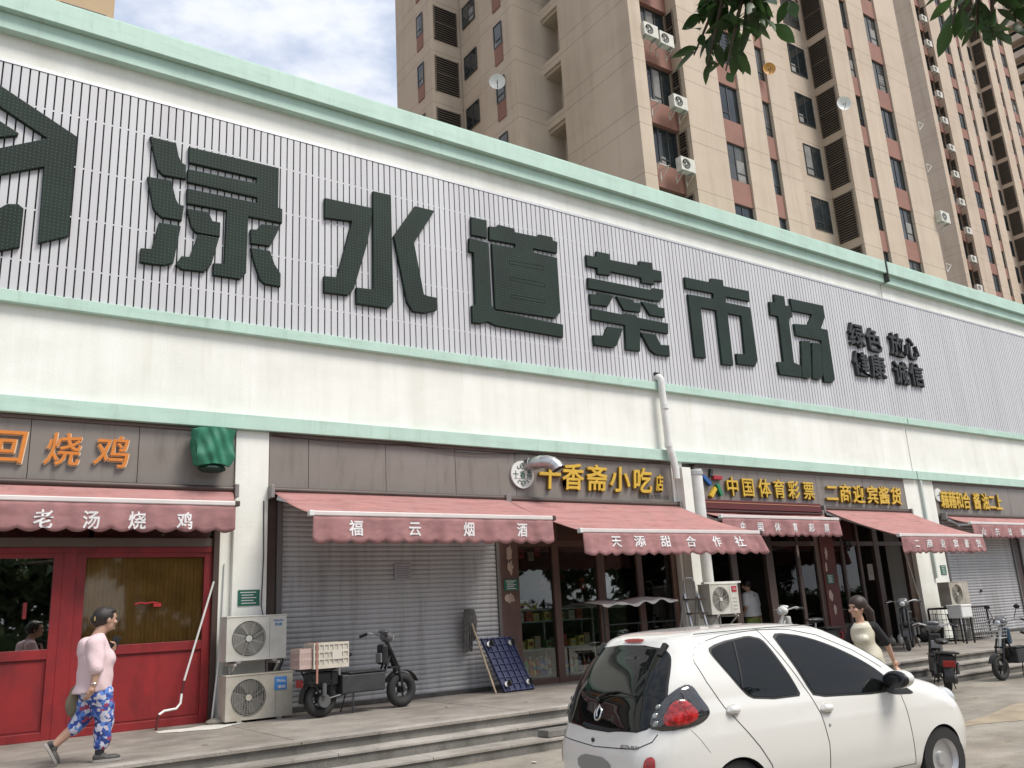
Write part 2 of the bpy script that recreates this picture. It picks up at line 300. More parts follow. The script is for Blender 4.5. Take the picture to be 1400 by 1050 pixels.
GLY={'logo':[[[(0.16,9.19),(1.43,8.55),(1.43,6.99),(1.07,6.81),(1.05,7.96),(0.3,7.59),(0.27,7.97),(1.06,8.41),(0.19,8.86)],[(0.34,8.54),(0.47,8.51),(0.71,8.39),(0.7,8.35),(0.49,8.26),(0.37,8.21)],[(0.46,7.2),(0.59,7.23),(0.66,7.3),(0.79,7.33),(0.86,7.28),(0.86,6.97),(0.86,6.71),(0.64,6.61),(0.52,6.57)]],[]],'lu':[[[(2.41,8.84),(2.79,8.84),(2.84,8.62),(2.89,8.53),(2.95,8.51),(2.96,8.27),(2.63,8.25),(2.54,8.33)],[(2.41,8.17),(2.75,8.19),(2.83,7.9),(2.87,7.83),(2.95,7.82),(2.93,7.57),(2.64,7.56),(2.56,7.62),(2.51,7.69)],[(2.61,7.47),(2.92,7.48),(2.84,6.87),(2.73,6.81),(2.56,6.79),(2.38,6.79),(2.38,7.01),(2.53,7.03)],[(2.98,8.83),(4.41,8.85),(4.41,8.14),(4.48,8.13),(4.48,7.88),(3.93,7.87),(3.92,6.91),(3.83,6.79),(3.42,6.78),(3.42,6.98),(3.58,7.0),(3.59,7.89),(2.99,7.87),(2.98,8.12),(4.06,8.14),(4.06,8.23),(2.98,8.23),(2.98,8.45),(4.04,8.48),(4.05,8.57),(2.99,8.56)],[(2.99,7.79),(3.32,7.8),(3.38,7.67),(3.5,7.67),(3.5,7.43),(3.15,7.42),(3.07,7.5)],[(3.18,7.4),(3.49,7.41),(3.39,6.95),(3.29,6.81),(2.96,6.79),(2.87,6.85),(2.95,7.0),(3.07,7.01)],[(4.14,7.79),(4.45,7.82),(4.34,7.55),(4.29,7.44),(3.98,7.42),(3.97,7.66),(4.07,7.68)],[(3.98,7.35),(4.29,7.36),(4.37,7.14),(4.47,7.0),(4.47,6.78),(4.22,6.78),(4.14,6.84),(4.04,7.11)]],[]],'shui':[[[(5.21,8.51),(6.07,8.53),(6.08,8.43),(6.05,8.17),(5.97,7.8),(5.73,6.97),(5.62,6.83),(5.2,6.81),(5.2,7.1),(5.43,7.12),(5.7,8.19),(5.21,8.14)],[(6.1,8.86),(6.45,8.87),(6.46,6.85),(6.35,6.72),(5.77,6.71),(5.77,7.0),(6.08,7.02)],[(6.93,8.77),(7.33,8.77),(6.89,8.05),(7.06,7.1),(7.14,7.08),(7.32,7.08),(7.31,6.84),(7.08,6.75),(6.83,6.74),(6.72,6.9),(6.49,8.09)]],[]],'dao':[[[(8.12,8.83),(8.47,8.84),(8.46,8.47),(8.11,8.46)],[(8.06,8.39),(8.49,8.38),(8.49,7.12),(8.56,7.03),(10.15,7.0),(10.13,6.73),(8.55,6.74),(8.38,6.79),(8.23,6.73),(8.05,6.72),(8.05,7.05),(8.13,7.07),(8.14,8.11),(8.04,8.11)],[(8.52,8.73),(8.68,8.75),(8.73,8.81),(9.11,8.81),(9.12,8.74),(9.64,8.76),(9.7,8.82),(10.04,8.83),(10.05,8.76),(10.16,8.75),(10.13,8.5),(9.53,8.48),(9.52,8.4),(10.12,8.4),(10.11,7.25),(9.96,7.1),(8.56,7.06),(8.56,8.38),(9.09,8.4),(9.11,8.48),(8.51,8.45)]],[[(8.94,8.1),(9.76,8.14),(9.75,8.05),(8.93,8.03)],[(8.93,7.76),(9.75,7.78),(9.75,7.7),(8.93,7.7)],[(8.94,7.4),(9.73,7.43),(9.73,7.36),(8.94,7.34)]]],'cai':[[[(10.89,8.62),(11.16,8.63),(11.18,8.76),(11.55,8.77),(11.53,8.64),(12.36,8.67),(12.39,8.78),(12.76,8.81),(12.75,8.66),(13.02,8.66),(13.01,8.41),(12.77,8.39),(12.75,8.3),(12.39,8.28),(12.39,8.39),(11.52,8.37),(11.5,8.28),(11.16,8.25),(11.16,8.38),(10.89,8.37)],[(10.89,8.12),(12.68,8.16),(12.72,8.22),(13.02,8.23),(13.0,8.05),(12.88,7.94),(12.72,7.92),(10.87,7.88)],[(10.9,7.77),(11.1,7.79),(11.15,7.85),(11.55,7.84),(11.36,7.57),(10.9,7.54)],[(11.62,7.84),(12.06,7.84),(12.12,7.79),(12.31,7.8),(12.27,7.59),(11.8,7.56)],[(12.33,7.84),(12.78,7.85),(12.82,7.79),(13.0,7.8),(12.97,7.58),(12.54,7.57)],[(10.91,7.46),(11.72,7.46),(11.81,7.5),(12.15,7.5),(12.16,7.46),(13.06,7.46),(13.03,7.22),(12.21,7.21),(12.15,6.71),(11.76,6.7),(11.79,7.23),(10.9,7.22)],[(11.31,7.13),(11.73,7.15),(11.51,6.75),(11.4,6.69),(10.92,6.68),(10.91,6.89),(11.19,6.92)],[(12.22,7.14),(12.65,7.15),(12.77,6.94),(13.02,6.96),(13.01,6.71),(12.59,6.7),(12.44,6.78)]],[]],'shi':[[[(13.74,8.66),(14.56,8.68),(14.61,8.79),(15.01,8.82),(15.01,8.67),(15.89,8.7),(15.87,8.43),(15.04,8.41),(15.02,8.27),(15.85,8.28),(15.88,6.98),(15.76,6.82),(15.15,6.8),(15.16,7.05),(15.45,7.07),(15.5,8.01),(15.03,8.0),(15.01,6.75),(14.64,6.73),(14.65,8.01),(14.15,8.0),(14.13,6.81),(13.78,6.79),(13.78,8.26),(14.61,8.29),(14.62,8.42),(13.73,8.39)]],[]],'chang':[[[(16.82,8.78),(17.21,8.79),(17.2,8.55),(17.39,8.57),(17.41,8.43),(17.4,8.27),(17.26,8.21),(17.22,7.09),(17.49,7.04),(17.44,6.74),(16.62,6.72),(16.6,7.03),(16.83,7.06),(16.86,8.21),(16.58,8.21),(16.6,8.55),(16.8,8.56)],[(17.42,8.77),(18.74,8.8),(18.74,8.47),(18.51,8.15),(18.78,8.15),(18.77,6.85),(18.65,6.74),(18.31,6.72),(18.31,6.97),(18.45,7.81),(17.45,7.81),(17.44,8.11),(18.0,8.17),(18.23,8.47),(17.44,8.45)],[(17.62,7.7),(17.98,7.74),(17.83,6.82),(17.68,6.73),(17.46,6.74)],[(18.06,7.71),(18.43,7.73),(18.29,6.87),(18.1,6.75),(17.86,6.76)]],[]]}
# ---------------- ground, steps ----------------
FY = 12.6; PZ = .389
g = MB(); g.grid(lambda u,v:(-600+1200*u,-600+1200*v,0),2,2); tag(g.build('ground',road_m,fix=False),kind='structure')
# pavement slabs of the platform, one piece each near the camera
plat = tag(MB().box(-14,60,9.50,14.5,0,PZ-.03).build('platform_base',step_m),kind='structure')
pv = thing('pavement','grey stone platform','x',(0,0,0)); del pv['label']; del pv['category']; tag(pv,kind='structure'); pv.name='pavement'
xs=[-14,-10,-6.4,-2.9,.7]
x=.7
while x<60: x+= 3.0 if x<30 else 6; xs.append(x)
for i in range(len(xs)-1):
    for (a,b) in ((9.462,10.9),(10.9,12.75)):
        j=.006
        MB().box(xs[i]+j,xs[i+1]-j,a+(j if a>10 else 0),b-j,PZ-.03,PZ+random.uniform(-.001,.001)).build('slab',plat_m,pv,world=False)
for k,(y0,z) in enumerate(((9.19,.26),(8.87,.13))):
    st=thing('step','s','s'); del st['label']; del st['category']; tag(st,kind='structure'); st.name='stone_step'
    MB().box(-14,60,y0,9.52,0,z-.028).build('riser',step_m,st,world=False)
    xx=-14
    while xx<60:
        ln=random.uniform(1.6,2.4) if xx<26 else 4
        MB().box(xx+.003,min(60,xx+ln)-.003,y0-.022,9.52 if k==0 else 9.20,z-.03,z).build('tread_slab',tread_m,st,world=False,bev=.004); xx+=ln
# platform edge nosing slabs
xx=-14; st=bpy.data.objects['pavement']
while xx<60:
    ln=random.uniform(1.7,2.4) if xx<26 else 4
    MB().box(xx+.003,min(60,xx+ln)-.003,9.478,9.66,PZ-.026,PZ+.004).build('edge_slab',tread_m,st,world=False,bev=.004); xx+=ln
# open-air road patch of pale sand
sand=M('sandy_patch',(.34,.28,.20),.9,.2,3,.3,50)
m=MB(); n=26; c=(12.9,6.0)
P=[(c[0]+(2.2+.6*math.sin(3*a)+.25*math.sin(7*a+1))*math.cos(a),c[1]+(.50+.12*math.sin(4*a+2))*math.sin(a)) for a in [2*math.pi*i/n for i in range(n)]]
m.add([(a,b,.004) for a,b in P],[tuple(range(n))]); tag(m.build('sand_patch',sand,fix=False),kind='structure')
# white spilled lime on the platform by the red door
m=MB(); n=30; c=(3.35,12.0)
P=[(c[0]+(.50+.10*math.sin(3*a)+.06*math.sin(8*a+1))*math.cos(a),c[1]+(.26+.07*math.sin(5*a+2))*math.sin(a)) for a in [2*math.pi*i/n for i in range(n)]]
m.add([(a,b,PZ+.005) for a,b in P],[tuple(range(n))]); tag(m.build('lime_stain',M('lime_powder',(.62,.60,.55),.9,.15,6),fix=False),kind='structure')

# ---------------- market building ----------------
mk = thing('market_building','long white market hall with mint green cornice bands above the shops','building',(0,13,0))
b=MB(); ZT=9.53
b.box(-16,21.72,FY,20.5,4.46,10.2); b.box(21.76,60,FY,20.5,4.46,10.2); b.box(21.72,21.76,FY+.05,20.5,4.46,10.2)
b.build('upper_wall',wall_w,mk)
def hband(y,z0,z1,name,my=None):
    xx=-16
    for x0,x1 in ((-16,21.72),(21.76,60)):
        MB().box(x0,x1,y,FY+.0,z0,z1).build(name,mint,mk,bev=.008)
hband(12.33,10.20,10.545,'cornice'); hband(12.44,9.945,10.197,'cornice_moulding')
MB().box(-16,60,12.36,20.6,10.545,10.58).build('coping',mint,mk)
hband(12.49,5.925,6.095,'middle_ledge'); hband(12.49,4.44,4.665,'lower_ledge')
MB().box(21.722,21.758,12.30,12.5,9.94,10.56).build('joint_cover',M('joint_dark',(.06,.06,.055),.8,0),mk)
# interior body behind shops
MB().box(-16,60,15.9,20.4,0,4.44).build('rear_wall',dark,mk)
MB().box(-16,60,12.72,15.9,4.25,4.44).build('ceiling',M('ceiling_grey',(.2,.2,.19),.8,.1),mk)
# pillars
def pil(x0,x1,y=12.58,name='pillar',bot=PZ): return MB().box(x0,x1,y,13.4,bot,4.44).build(name,wall_w,mk,bev=.01)
pil(3.87,4.37); MB().box(3.70,3.87,12.66,13.3,PZ,3.4).build('pillar',wall_w,mk,bev=.006)
pil(12.80,13.12); pil(21.19,22.56)
MB().box(21.86,21.92,12.50,12.58,1.9,4.42).build('groove',M('groove_grey',(.52,.58,.54),.8,.05),mk)
# partition walls between shops
for x in (4.12,8.6,12.95,17.45,21.9,26.6): MB().box(x-.08,x+.08,13.41,15.9,PZ,4.25).build('partition_wall',M('inner_wall',(.10,.09,.08),.8,.2),mk)

# ---------------- sign board with slats ----------------
sg = thing('slatted_sign_board','long pale grey slatted sign panel filling the wall between the mint ledges','sign board',(0,12.6,6.1))
MB().box(-4,44,12.575,12.598,6.10,9.52).build('backing',M('slat_gap',(.045,.048,.05),.8,0),sg)
MB().box(-4,44,12.535,12.574,9.475,9.525).build('top_trim',alu,sg)
sl=None
pitch=.1115; k=0; x=-2.0
while x<28.6:
    if sl is None:
        sl=MB().box(0,.090,12.545,12.572,6.105,9.47); o=MB(); o.v=[(a-0,b_-12.6,c_-6.1) for a,b_,c_ in sl.v]; o.f=sl.f; o.m=sl.m
        sl=o.build('slat',slat_m,sg,world=False); sl.location=(x,0,0)
    else: inst(sl,'slat',sg,(x,random.uniform(-.0015,.0015),0))
    x+=pitch
r=MB()
while x<44: r.box(x,x+.090,12.545,12.572,6.105,9.47); x+=pitch
tag(r.build('slat_row',slat_m,sg),kind='stuff')
r=MB()
for z in (6.55,7.32,8.1,8.9):
    xx=-2.0-.0215
    while xx<12: r.box(xx,xx+.0215,12.552,12.574,z-.012,z+.012); xx+=pitch
tag(r.build('clip',alu,sg),kind='stuff')
def gthing(key,ch,label):
    P,H=GLY[key]; xs=[p[0] for q in P for p in q]; zs=[p[1] for q in P for p in q]
    o=curve_poly(P,H,12.48,.075,'sign_character',greenl,None,.010); 
    return tag(o,label,'sign character','large green characters on the slatted sign')
gthing('logo','','dark green house shaped emblem at the left end of the slatted sign')
gthing('lu','渌','dark green character 渌, first after the house emblem')
gthing('shui','水','dark green character 水 with three broad strokes')
gthing('dao','道','dark green character 道 with a long sweeping foot')
gthing('cai','菜','dark green character 菜, between 道 and 市')
gthing('shi','市','dark green character 市 on the slatted sign')
gthing('chang','场','dark green character 场, nearest the small black slogan')
blk=M('slogan_black',(.022,.024,.024),.55,.2,5)
for ch,cx,cz in (('绿',20.01,8.17),('色',20.74,8.14),('放',21.83,8.16),('心',22.55,8.14),('健',20.0,7.39),('康',20.75,7.40),('诚',21.81,7.35),('信',22.56,7.38)):
    o=char(ch,cx,cz,.66,.66,12.54,blk,None,'slogan_character',bold=.024,depth=.09)
    tag(o,'small black character '+('lower','upper')[cz>8]+' row, '+{0:'first',1:'second',2:'third',3:'fourth'}[(cx>20.4)+(cx>21.3)+(cx>22.2)]+' from the left, right of the big green ones','sign character','small slogan characters')

# ---------------- shop sign boards ----------------
def signboard(x0,x1,z0,z1,seams,label,loc):
    t=thing('shop_sign_board',label,'sign board',loc)
    e=[x0]+seams+[x1]
    for a,b_ in zip(e[:-1],e[1:]): MB().box(a+.004,b_-.004,12.60,12.66,z0+.05,z1-.045).build('panel',fascia,t,bev=.003)
    MB().box(x0,x1,12.575,12.70,z0,z0+.05).build('bottom_trim',brownf,t); MB().box(x0,x1,12.57,12.70,z1-.045,z1).build('top_trim',M('brown_trim',(.13,.085,.07),.5,.1),t)
    return t
s0=signboard(-3,3.86,3.50,4.43,[-1.4,-.1,1.2,2.53],'brown sign board with orange characters above the red doors',(1,12.6,3.5))
s1=signboard(4.38,12.78,3.50,4.43,[5.0,6.32,7.64,8.9],'long brown sign board with gold snack shop characters',(8,12.6,3.5))
s2=signboard(13.50,21.17,3.60,4.43,[15.5,17.55,19.4],'brown sign board with lottery and cooked meat characters',(17,12.6,3.5))
s3=signboard(22.58,33,3.48,4.43,[24.6,26.6,28.6,30.6],'far right brown sign board with crowded gold characters',(27,12.6,3.5))
orw=M('cream_edge',(.72,.60,.45),.5,.05)
for ch,cx,w in (('回',.95,.44),('烧',1.60,.42),('鸡',2.19,.44)):
    char(ch,cx,4.0,w,.44,12.595,orw,s0,bold=.035,depth=.02,slant=.12); char(ch,cx-.004,4.004,w,.44,12.572,orangem,s0,bold=.012,depth=.03,slant=.12)
gb=M('gold_side',(.24,.15,.03),.5,.1)
def gold(txt,xs,cz,w,h,par,sl=.12,bold=.022):
    for ch,cx in zip(txt,xs): char(ch,cx+.012,cz-.012,w,h,12.595,gb,par,bold=bold+.006,depth=.05,slant=sl); char(ch,cx,cz,w,h,12.54,goldm,par,bold=bold,depth=.02,slant=sl)
gold('十香斋小吃',(9.62,10.16,10.74,11.33,11.93),4.01,.50,.50,s1)
gold('店',(12.38,),3.98,.20,.34,s1)
gold('中国体育彩票',(14.54,15.04,15.59,16.09,16.60,17.14),3.99,.40,.42,s2,0,.010)
gold('二商迎宾酱货',(18.02,18.54,19.08,19.64,20.14,20.66),3.97,.46,.44,s2)
gold('藉藉和合酱油二上',(22.93,23.30,23.66,24.05,24.60,25.05,25.42,25.80),3.95,.36,.46,s3,.05,.025)
blocktext('渌水道天添甜分店',11.82,3.655,12.68,12.6,.09,blk,s1)
# round logo plate
rl=thing('round_sign_plate','white round plate with green scroll and characters on the brown board','sign',(9.02,12.55,4.0))
MB().lathe([(0,0),(.245,0),(.25,-.01),(.25,-.045),(.0,-.045)],(9.02,12.6,4.0),(0,1,0),36).build('plate',whitep,rl,smooth=True)
dgreen=M('dark_green_print',(.02,.09,.06),.6,0)
for ch,cx in (('十',8.87),('香',9.02),('斋',9.17)): char(ch,cx,4.0,.12,.13,12.553,dgreen,rl,depth=.003,bold=.01)
m=MB()
for s in (1,-1):
    z=4.0+s*.135
    for q in (1,-1):
        m.tube([(9.02,12.549,z+s*.075),(9.02+q*.05,12.549,z+s*.03),(9.02+q*.03,12.549,z-s*.01),(9.02+q*.09,12.549,z-s*.03),(9.02+q*.12,12.549,z-s*.005),(9.02+q*.10,12.549,z+s*.015)],.006,5)
        m.tube([(9.02,12.549,z-s*.03),(9.02+q*.035,12.549,z+s*.01),(9.02,12.549,z+s*.04)],.005,5)
m.build('scroll',dgreen,rl)
blocktext('SHI XIANG ZHAI',8.84,3.915,9.2,12.553,.018,dgreen,rl)
# far plate
r2=thing('round_sign_plate','white round plate at the left end of the far right sign board','sign',(22.74,12.55,4.08))
MB().lathe([(0,0),(.17,0),(.175,-.04),(.0,-.045)],(22.74,12.6,4.07),(0,1,0),30).build('plate',whitep,r2,smooth=True)
m=MB(); m.tube([(22.62,12.549,4.03),(22.68,12.549,4.06),(22.76,12.549,4.06),(22.85,12.549,4.02)],.007,5); m.build('print',dgreen,r2)
# lottery emblem bars
em=thing('lottery_emblem','four coloured bars of the lottery emblem beside the gold characters','sign',(13.95,12.55,3.95))
for (x,z,a,cn,cc) in ((13.78,4.09,-40,'blue',(.02,.10,.32)),(14.11,4.16,0,'red',(.33,.02,.03)),(13.93,3.84,48,'yellow',(.65,.42,.03)),(14.13,3.90,-70,'green',(.02,.20,.08))):
    MB().obox((x,12.555,z),(.26,.075,.085),(0,R(-a),0)).build(cn+'_bar',M(cn+'_bar',cc,.5,.05),em,bev=.006)
MB().obox((13.94,12.56,4.26),(.07,.06,.16),(0,R(20),0)).build('dark_bar',blk,em)
# second-row banner box above the lottery awning
bx=thing('awning_cassette','dark red cassette box above the lottery shop awning','awning box',(15.4,12.4,3.5))
MB().box(13.42,17.30,12.38,12.57,3.47,3.665).build('housing',M('cassette_red',(.10,.015,.018),.5,.1),bx,bev=.01)
MB().box(13.45,17.27,12.372,12.38,3.60,3.612).build('stripe',M('stripe_y',(.5,.25,.12),.6,0),bx)
MB().cyl((13.42,12.42,3.43),(17.30,12.42,3.43),.035).build('roller',M('roller_dark',(.05,.012,.013),.5,.1),bx)

# ---------------- awnings ----------------
def awning(x0,x1,xr0,xr1,yb,zb,zr,chars,label,flare=.0,cw=.19,ch_=.2,sk=0,yr=12.52,wl=None,skew=0):
    t=thing('shop_awning',label,'awning',((x0+x1)/2,yr,zr),'retractable awnings over the shop fronts')
    m=MB(); ph0=random.uniform(0,6)
    def f(u,v):
        xa=xr0+(x0-xr0)*v; xb=xr1+(x1-xr1)*v
        return (xa+(xb-xa)*u, yr+(yb-yr)*v, zr+(zb-zr)*v-.05*math.sin(math.pi*v)*(.75+.25*math.sin(7*u+ph0))+.006*math.sin(60*u+4*v)*v-.012*v*math.sin(math.pi*u))
    m.grid(f,60,10); o=m.build('canopy',awn,t,smooth=True,fix=False)
    sd=o.modifiers.new('s','SOLIDIFY'); sd.thickness=.004
    # valance: hanging scalloped cloth
    n=max(8,int((x1-x0)/.26)); m=MB(); nu=n*8; H=.36
    ph=random.uniform(0,6)
    def surf(x,d):
        u=(x-x0)/(x1-x0); w=.024*math.sin(7.3*x+ph)+.014*math.sin(15.1*x+ph*2)+.010*math.sin(29*x+ph*3)
        return (x+skew*d*(u**3)+.01*math.sin(5*x), yb-.03-flare*d+w*(d/H), zb-.02-d)
    def fv(u,v):
        x=x0+(x1-x0)*u; d=(H+.045*abs(math.sin(math.pi*n*u))-.02)*v
        return surf(x,d)
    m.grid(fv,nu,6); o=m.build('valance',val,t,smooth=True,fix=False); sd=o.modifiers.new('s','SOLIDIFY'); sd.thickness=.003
    MB().box(x0-.02,x1+.02,yb-.045,yb+.03,zb-.03,zb+.035).build('front_bar',barm,t,bev=.012)
    for xe in (x0-.02,x1+.02): MB().box(xe-.035,xe+.035,yb-.05,yb+.035,zb-.036,zb+.04).build('end_cap',whitep if xe<x1 else brownf,t,bev=.01)
    MB().cyl((xr0,yr+.0,zr+.02),(xr1,yr+.0,zr+.02),.05,n=14).build('roller',brownf,t,smooth=True)
    for xe in (xr0-.03,xr1+.03): MB().box(xe-.03,xe+.03,yr-.09,yr+.08,zr-.10,zr+.09).build('wall_bracket',M('bracket_grey',(.22,.20,.19),.5,.1),t,bev=.008)
    # folding arms
    for s,xe in ((1,xr0+.05),(-1,xr1-.05)):
        e=(xe+s*(yr-yb)*.42,(yr+yb)/2+.05,(zr+zb)/2-.13); a=(xe,yr-.05,zr-.10); c=(x0+.15 if s>0 else x1-.15,yb+.03,zb-.03)
        am=MB(); am.beam(a,e,.04,.06); am.beam(e,c,.035,.05); am.cyl((e[0],e[1],e[2]-.05),(e[0],e[1],e[2]+.04),.035,n=10); am.build('folding_arm',alu,t)
    for c_,cx,cz in chars:
        d0=zb-.02-cz
        def xf(x,dd,z,cz=cz):
            d=zb-.02-z; p=surf(x,max(0,d)); return (p[0],p[1]-.006-dd*.5,p[2])
        char(c_,cx,cz,cw,ch_,0,lettw,t,'character',bold=.022,depth=.008,xf=xf,slant=sk)
    return t
Zc=lambda L_,z:[(c,x,z) for c,x in L_]
awning(-2.6,3.75,-2.6,3.83,12.15,3.28,3.52,Zc([('老',1.37),('汤',1.92),('烧',2.47),('鸡',3.06)],3.03),'dusty red awning reading 老汤烧鸡 above the red doors',cw=.21,ch_=.23)
awning(4.42,8.42,4.42,8.60,11.0,3.02,3.53,Zc([('福',5.03),('云',5.95),('烟',6.84),('酒',7.80)],2.83),'red awning reading 福云烟酒 over the grey roller shutter',cw=.20,ch_=.21)
awning(8.92,13.22,8.62,12.80,10.9,2.82,3.52,Zc([('天',9.62),('添',10.12),('甜',10.72),('合',11.33),('作',11.96),('社',12.55)],2.65),'red awning reading 天添甜合作社 over the snack shop windows',flare=.12,cw=.23,ch_=.19,skew=.5)
awning(13.53,17.39,13.45,17.4,12.05,3.27,3.44,Zc([('中',14.10),('国',14.66),('体',15.21),('育',15.78),('彩',16.35),('票',16.89)],3.07),'short red awning reading 中国体育彩票 under the dark red cassette',cw=.17,ch_=.19)
awning(17.84,21.30,17.55,21.10,10.9,2.80,3.56,Zc([('二',18.42),('商',18.93),('迎',19.47),('宾',20.00),('酱',20.49),('货',20.99)],2.62),'deep red awning reading 二商迎宾酱货 over the cooked meat shop',cw=.20,ch_=.19,skew=.3)
awning(23.0,28.2,22.75,28.2,12.0,3.26,3.50,Zc([('山',23.55),('东',24.25),('戗',24.95),('面',25.6),('馒',26.3),('头',27.0)],3.04),'far right red awning over the second roller shutter',cw=.20,ch_=.2)

# ---------------- downpipes ----------------
dp=thing('downpipe','white rainwater pipe bending from the slatted sign down the wall','pipe',(12.6,12.4,4.4))
m=MB(); m.tube([(12.6,12.62,6.20),(12.6,12.47,6.20),(12.6,12.42,6.15),(12.60,12.42,6.05),(12.61,12.40,4.75),(12.66,12.38,4.55),(12.72,12.38,4.25),(12.72,12.38,4.05)],.072,16); m.build('pipe',whitep,dp,smooth=True)
for z in (5.5,4.70): MB().cyl((12.61,12.40,z),(12.61,12.40,z+.1),.083,n=18).build('collar',whitep,dp,smooth=True)
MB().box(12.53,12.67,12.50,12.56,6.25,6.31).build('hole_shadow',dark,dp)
dp2=thing('pipe_box','square white pipe casing between the snack and lottery shops','pipe casing',(13.0,12.4,.4))
MB().box(12.88,13.13,12.36,12.57,PZ,4.30).build('casing',wall_w,dp2,bev=.006)
dp3=thing('downpipe','thick white round pipe beside the square casing, capped with brackets','pipe',(13.36,12.44,2.0))
MB().cyl((13.36,12.44,.42),(13.36,12.44,4.28),.125,n=20).build('pipe',whitep,dp3,smooth=True)
for z in (4.16,2.9): MB().lathe([(.13,0),(.145,.01),(.145,.08),(.13,.09)],(13.36,12.44,z)).build('collar',alu,dp3)
# exhaust duct above the snack sign
du=thing('exhaust_duct','shiny steel exhaust elbow over the gold character 十','duct',(9.3,12.4,4.2))
m=MB(); m.tube([(9.14,12.60,4.17),(9.20,12.46,4.19),(9.27,12.32,4.20),(9.335,12.22,4.19),(9.395,12.14,4.155),(9.435,12.09,4.10),(9.455,12.065,4.04)],.118,22,cap=False); m.build('elbow',M('steel_duct',(.55,.55,.55),.32,.15,12,metal=1),du,smooth=True)
m=MB(); m.tube([(9.440,12.08,4.08),(9.452,12.068,4.045)],.112,22); m.build('mouth',dark,du)
for a in (0,1,2): MB().ring([(9.18,12.50,4.185),(9.27,12.32,4.20),(9.395,12.14,4.155)][a],[(-.4,1,-.1),(-.45,1,0),(-.55,.9,.6)][a],.117,.006).build('seam_ring',alu,du)
# green cloth-wrapped box
gc=thing('covered_box','green tarpaulin wrapped box hanging at the end of the chicken shop sign','covered box',(3.47,12.4,4.0))
gm=M('green_tarp',(.025,.19,.11),.6,.25,5,.12,14)
m=MB(); nn=22
def tarp(u,v):
    a=2*math.pi*u; zz=4.36-.52*v; r=.265*(1-.16*max(0,v-.72)/.28)
    cx,cy=math.cos(a),math.sin(a); k=1/max(abs(cx),abs(cy))**.88
    w=.012*math.sin(5*a+7*v)+.010*math.sin(13*a-9*v)
    return (3.47+cx*k*(r+w), 12.36+cy*k*(r*.62+w), zz+.02*math.sin(3*a))
m.grid(tarp,96,28); n0=len(m.v)
m.add([tarp(i/96,0) for i in range(96)],[tuple(range(96))]); m.add([tarp(i/96,1) for i in range(96)],[tuple(range(95,-1,-1))])
m.build('tarpaulin',gm,gc,smooth=True)
MB().ball((3.47,12.36,3.80),(.20,.13,.06)).build('knot',M('dark_tarp',(.010,.035,.025),.8,.2,8),gc,smooth=True)

# ---------------- shop 0 : red doors ----------------
rd=thing('red_shopfront','red panelled shop doors with reeded glass beneath the chicken shop awning','shop front',(1,12.7,PZ))
Y0=12.70
def fr(x0,x1,z0,z1,mat,y0=Y0,y1=Y0+.07,name='frame_bar'): return MB().box(x0,x1,y0,y1,z0,z1).build(name,mat,rd,bev=.004)
fr(3.62,3.70,PZ,3.45,brownf,12.64,12.8); fr(-3,3.62,2.74,2.86,M('brown_rail',(.16,.12,.10),.5,.1),12.69,12.78,'transom')
for x0,x1 in ((-3,.4),(.46,2.0),(2.06,3.6)): MB().box(x0,x1,12.73,12.74,2.87,3.5).build('transom_glass',glass_mat('dim_glass',(.25,.26,.25)),rd)
for x0,x1 in ((-2.9,-.72),(-.62,1.70),(1.90,3.60)):
    lx0,lx1=x0,x1
    fr(lx0-.02,lx0+.09,PZ+.0,2.73,redm,name='door_stile'); fr(lx1-.09,lx1+.02,PZ,2.73,redm,name='door_stile')
    for z0,z1 in ((PZ,PZ+.10),(1.35,1.47),(2.60,2.73)): fr(lx0+.09,lx1-.09,z0,z1,redm,Y0+.002,Y0+.068,'door_rail')
    MB().box(lx0+.085,lx1-.085,Y0+.03,Y0+.05,PZ+.09,1.36).build('door_panel',redm,rd)
    mb=MB()
    for a,b_,c_,d_ in ((lx0+.11,lx1-.11,PZ+.12,PZ+.13),(lx0+.11,lx1-.11,1.325,1.335)): mb.box(a,b_,Y0+.024,Y0+.03,c_,d_)
    for a,b_ in ((lx0+.11,lx0+.12),(lx1-.12,lx1-.11)): mb.box(a,b_,Y0+.024,Y0+.03,PZ+.13,1.325)
    mb.build('panel_bead',M('bead_red',(.16,.008,.008),.5,.1),rd)
fr(1.72,1.88,PZ,2.73,redm,Y0-.005,Y0+.072,'door_post'); fr(-.71,-.62,PZ,2.73,redm,Y0-.005,Y0+.072,'door_post')
MB().box(-3,3.6,Y0-.02,Y0+.1,2.665,2.735).build('head_rail',redm,rd)
refg=glass_mat('reflective_glass',(.30,.31,.28),.015,.30)
for x0,x1 in ((-2.82,-.80),(-.54,1.62)): MB().box(x0,x1,Y0+.03,Y0+.036,1.46,2.61).build('pane',refg,rd)
MB().box(1.98,3.52,Y0+.03,Y0+.036,1.46,2.61).build('pane',glass_mat('reed_front',(.85,.8,.68),.04,.0),rd)
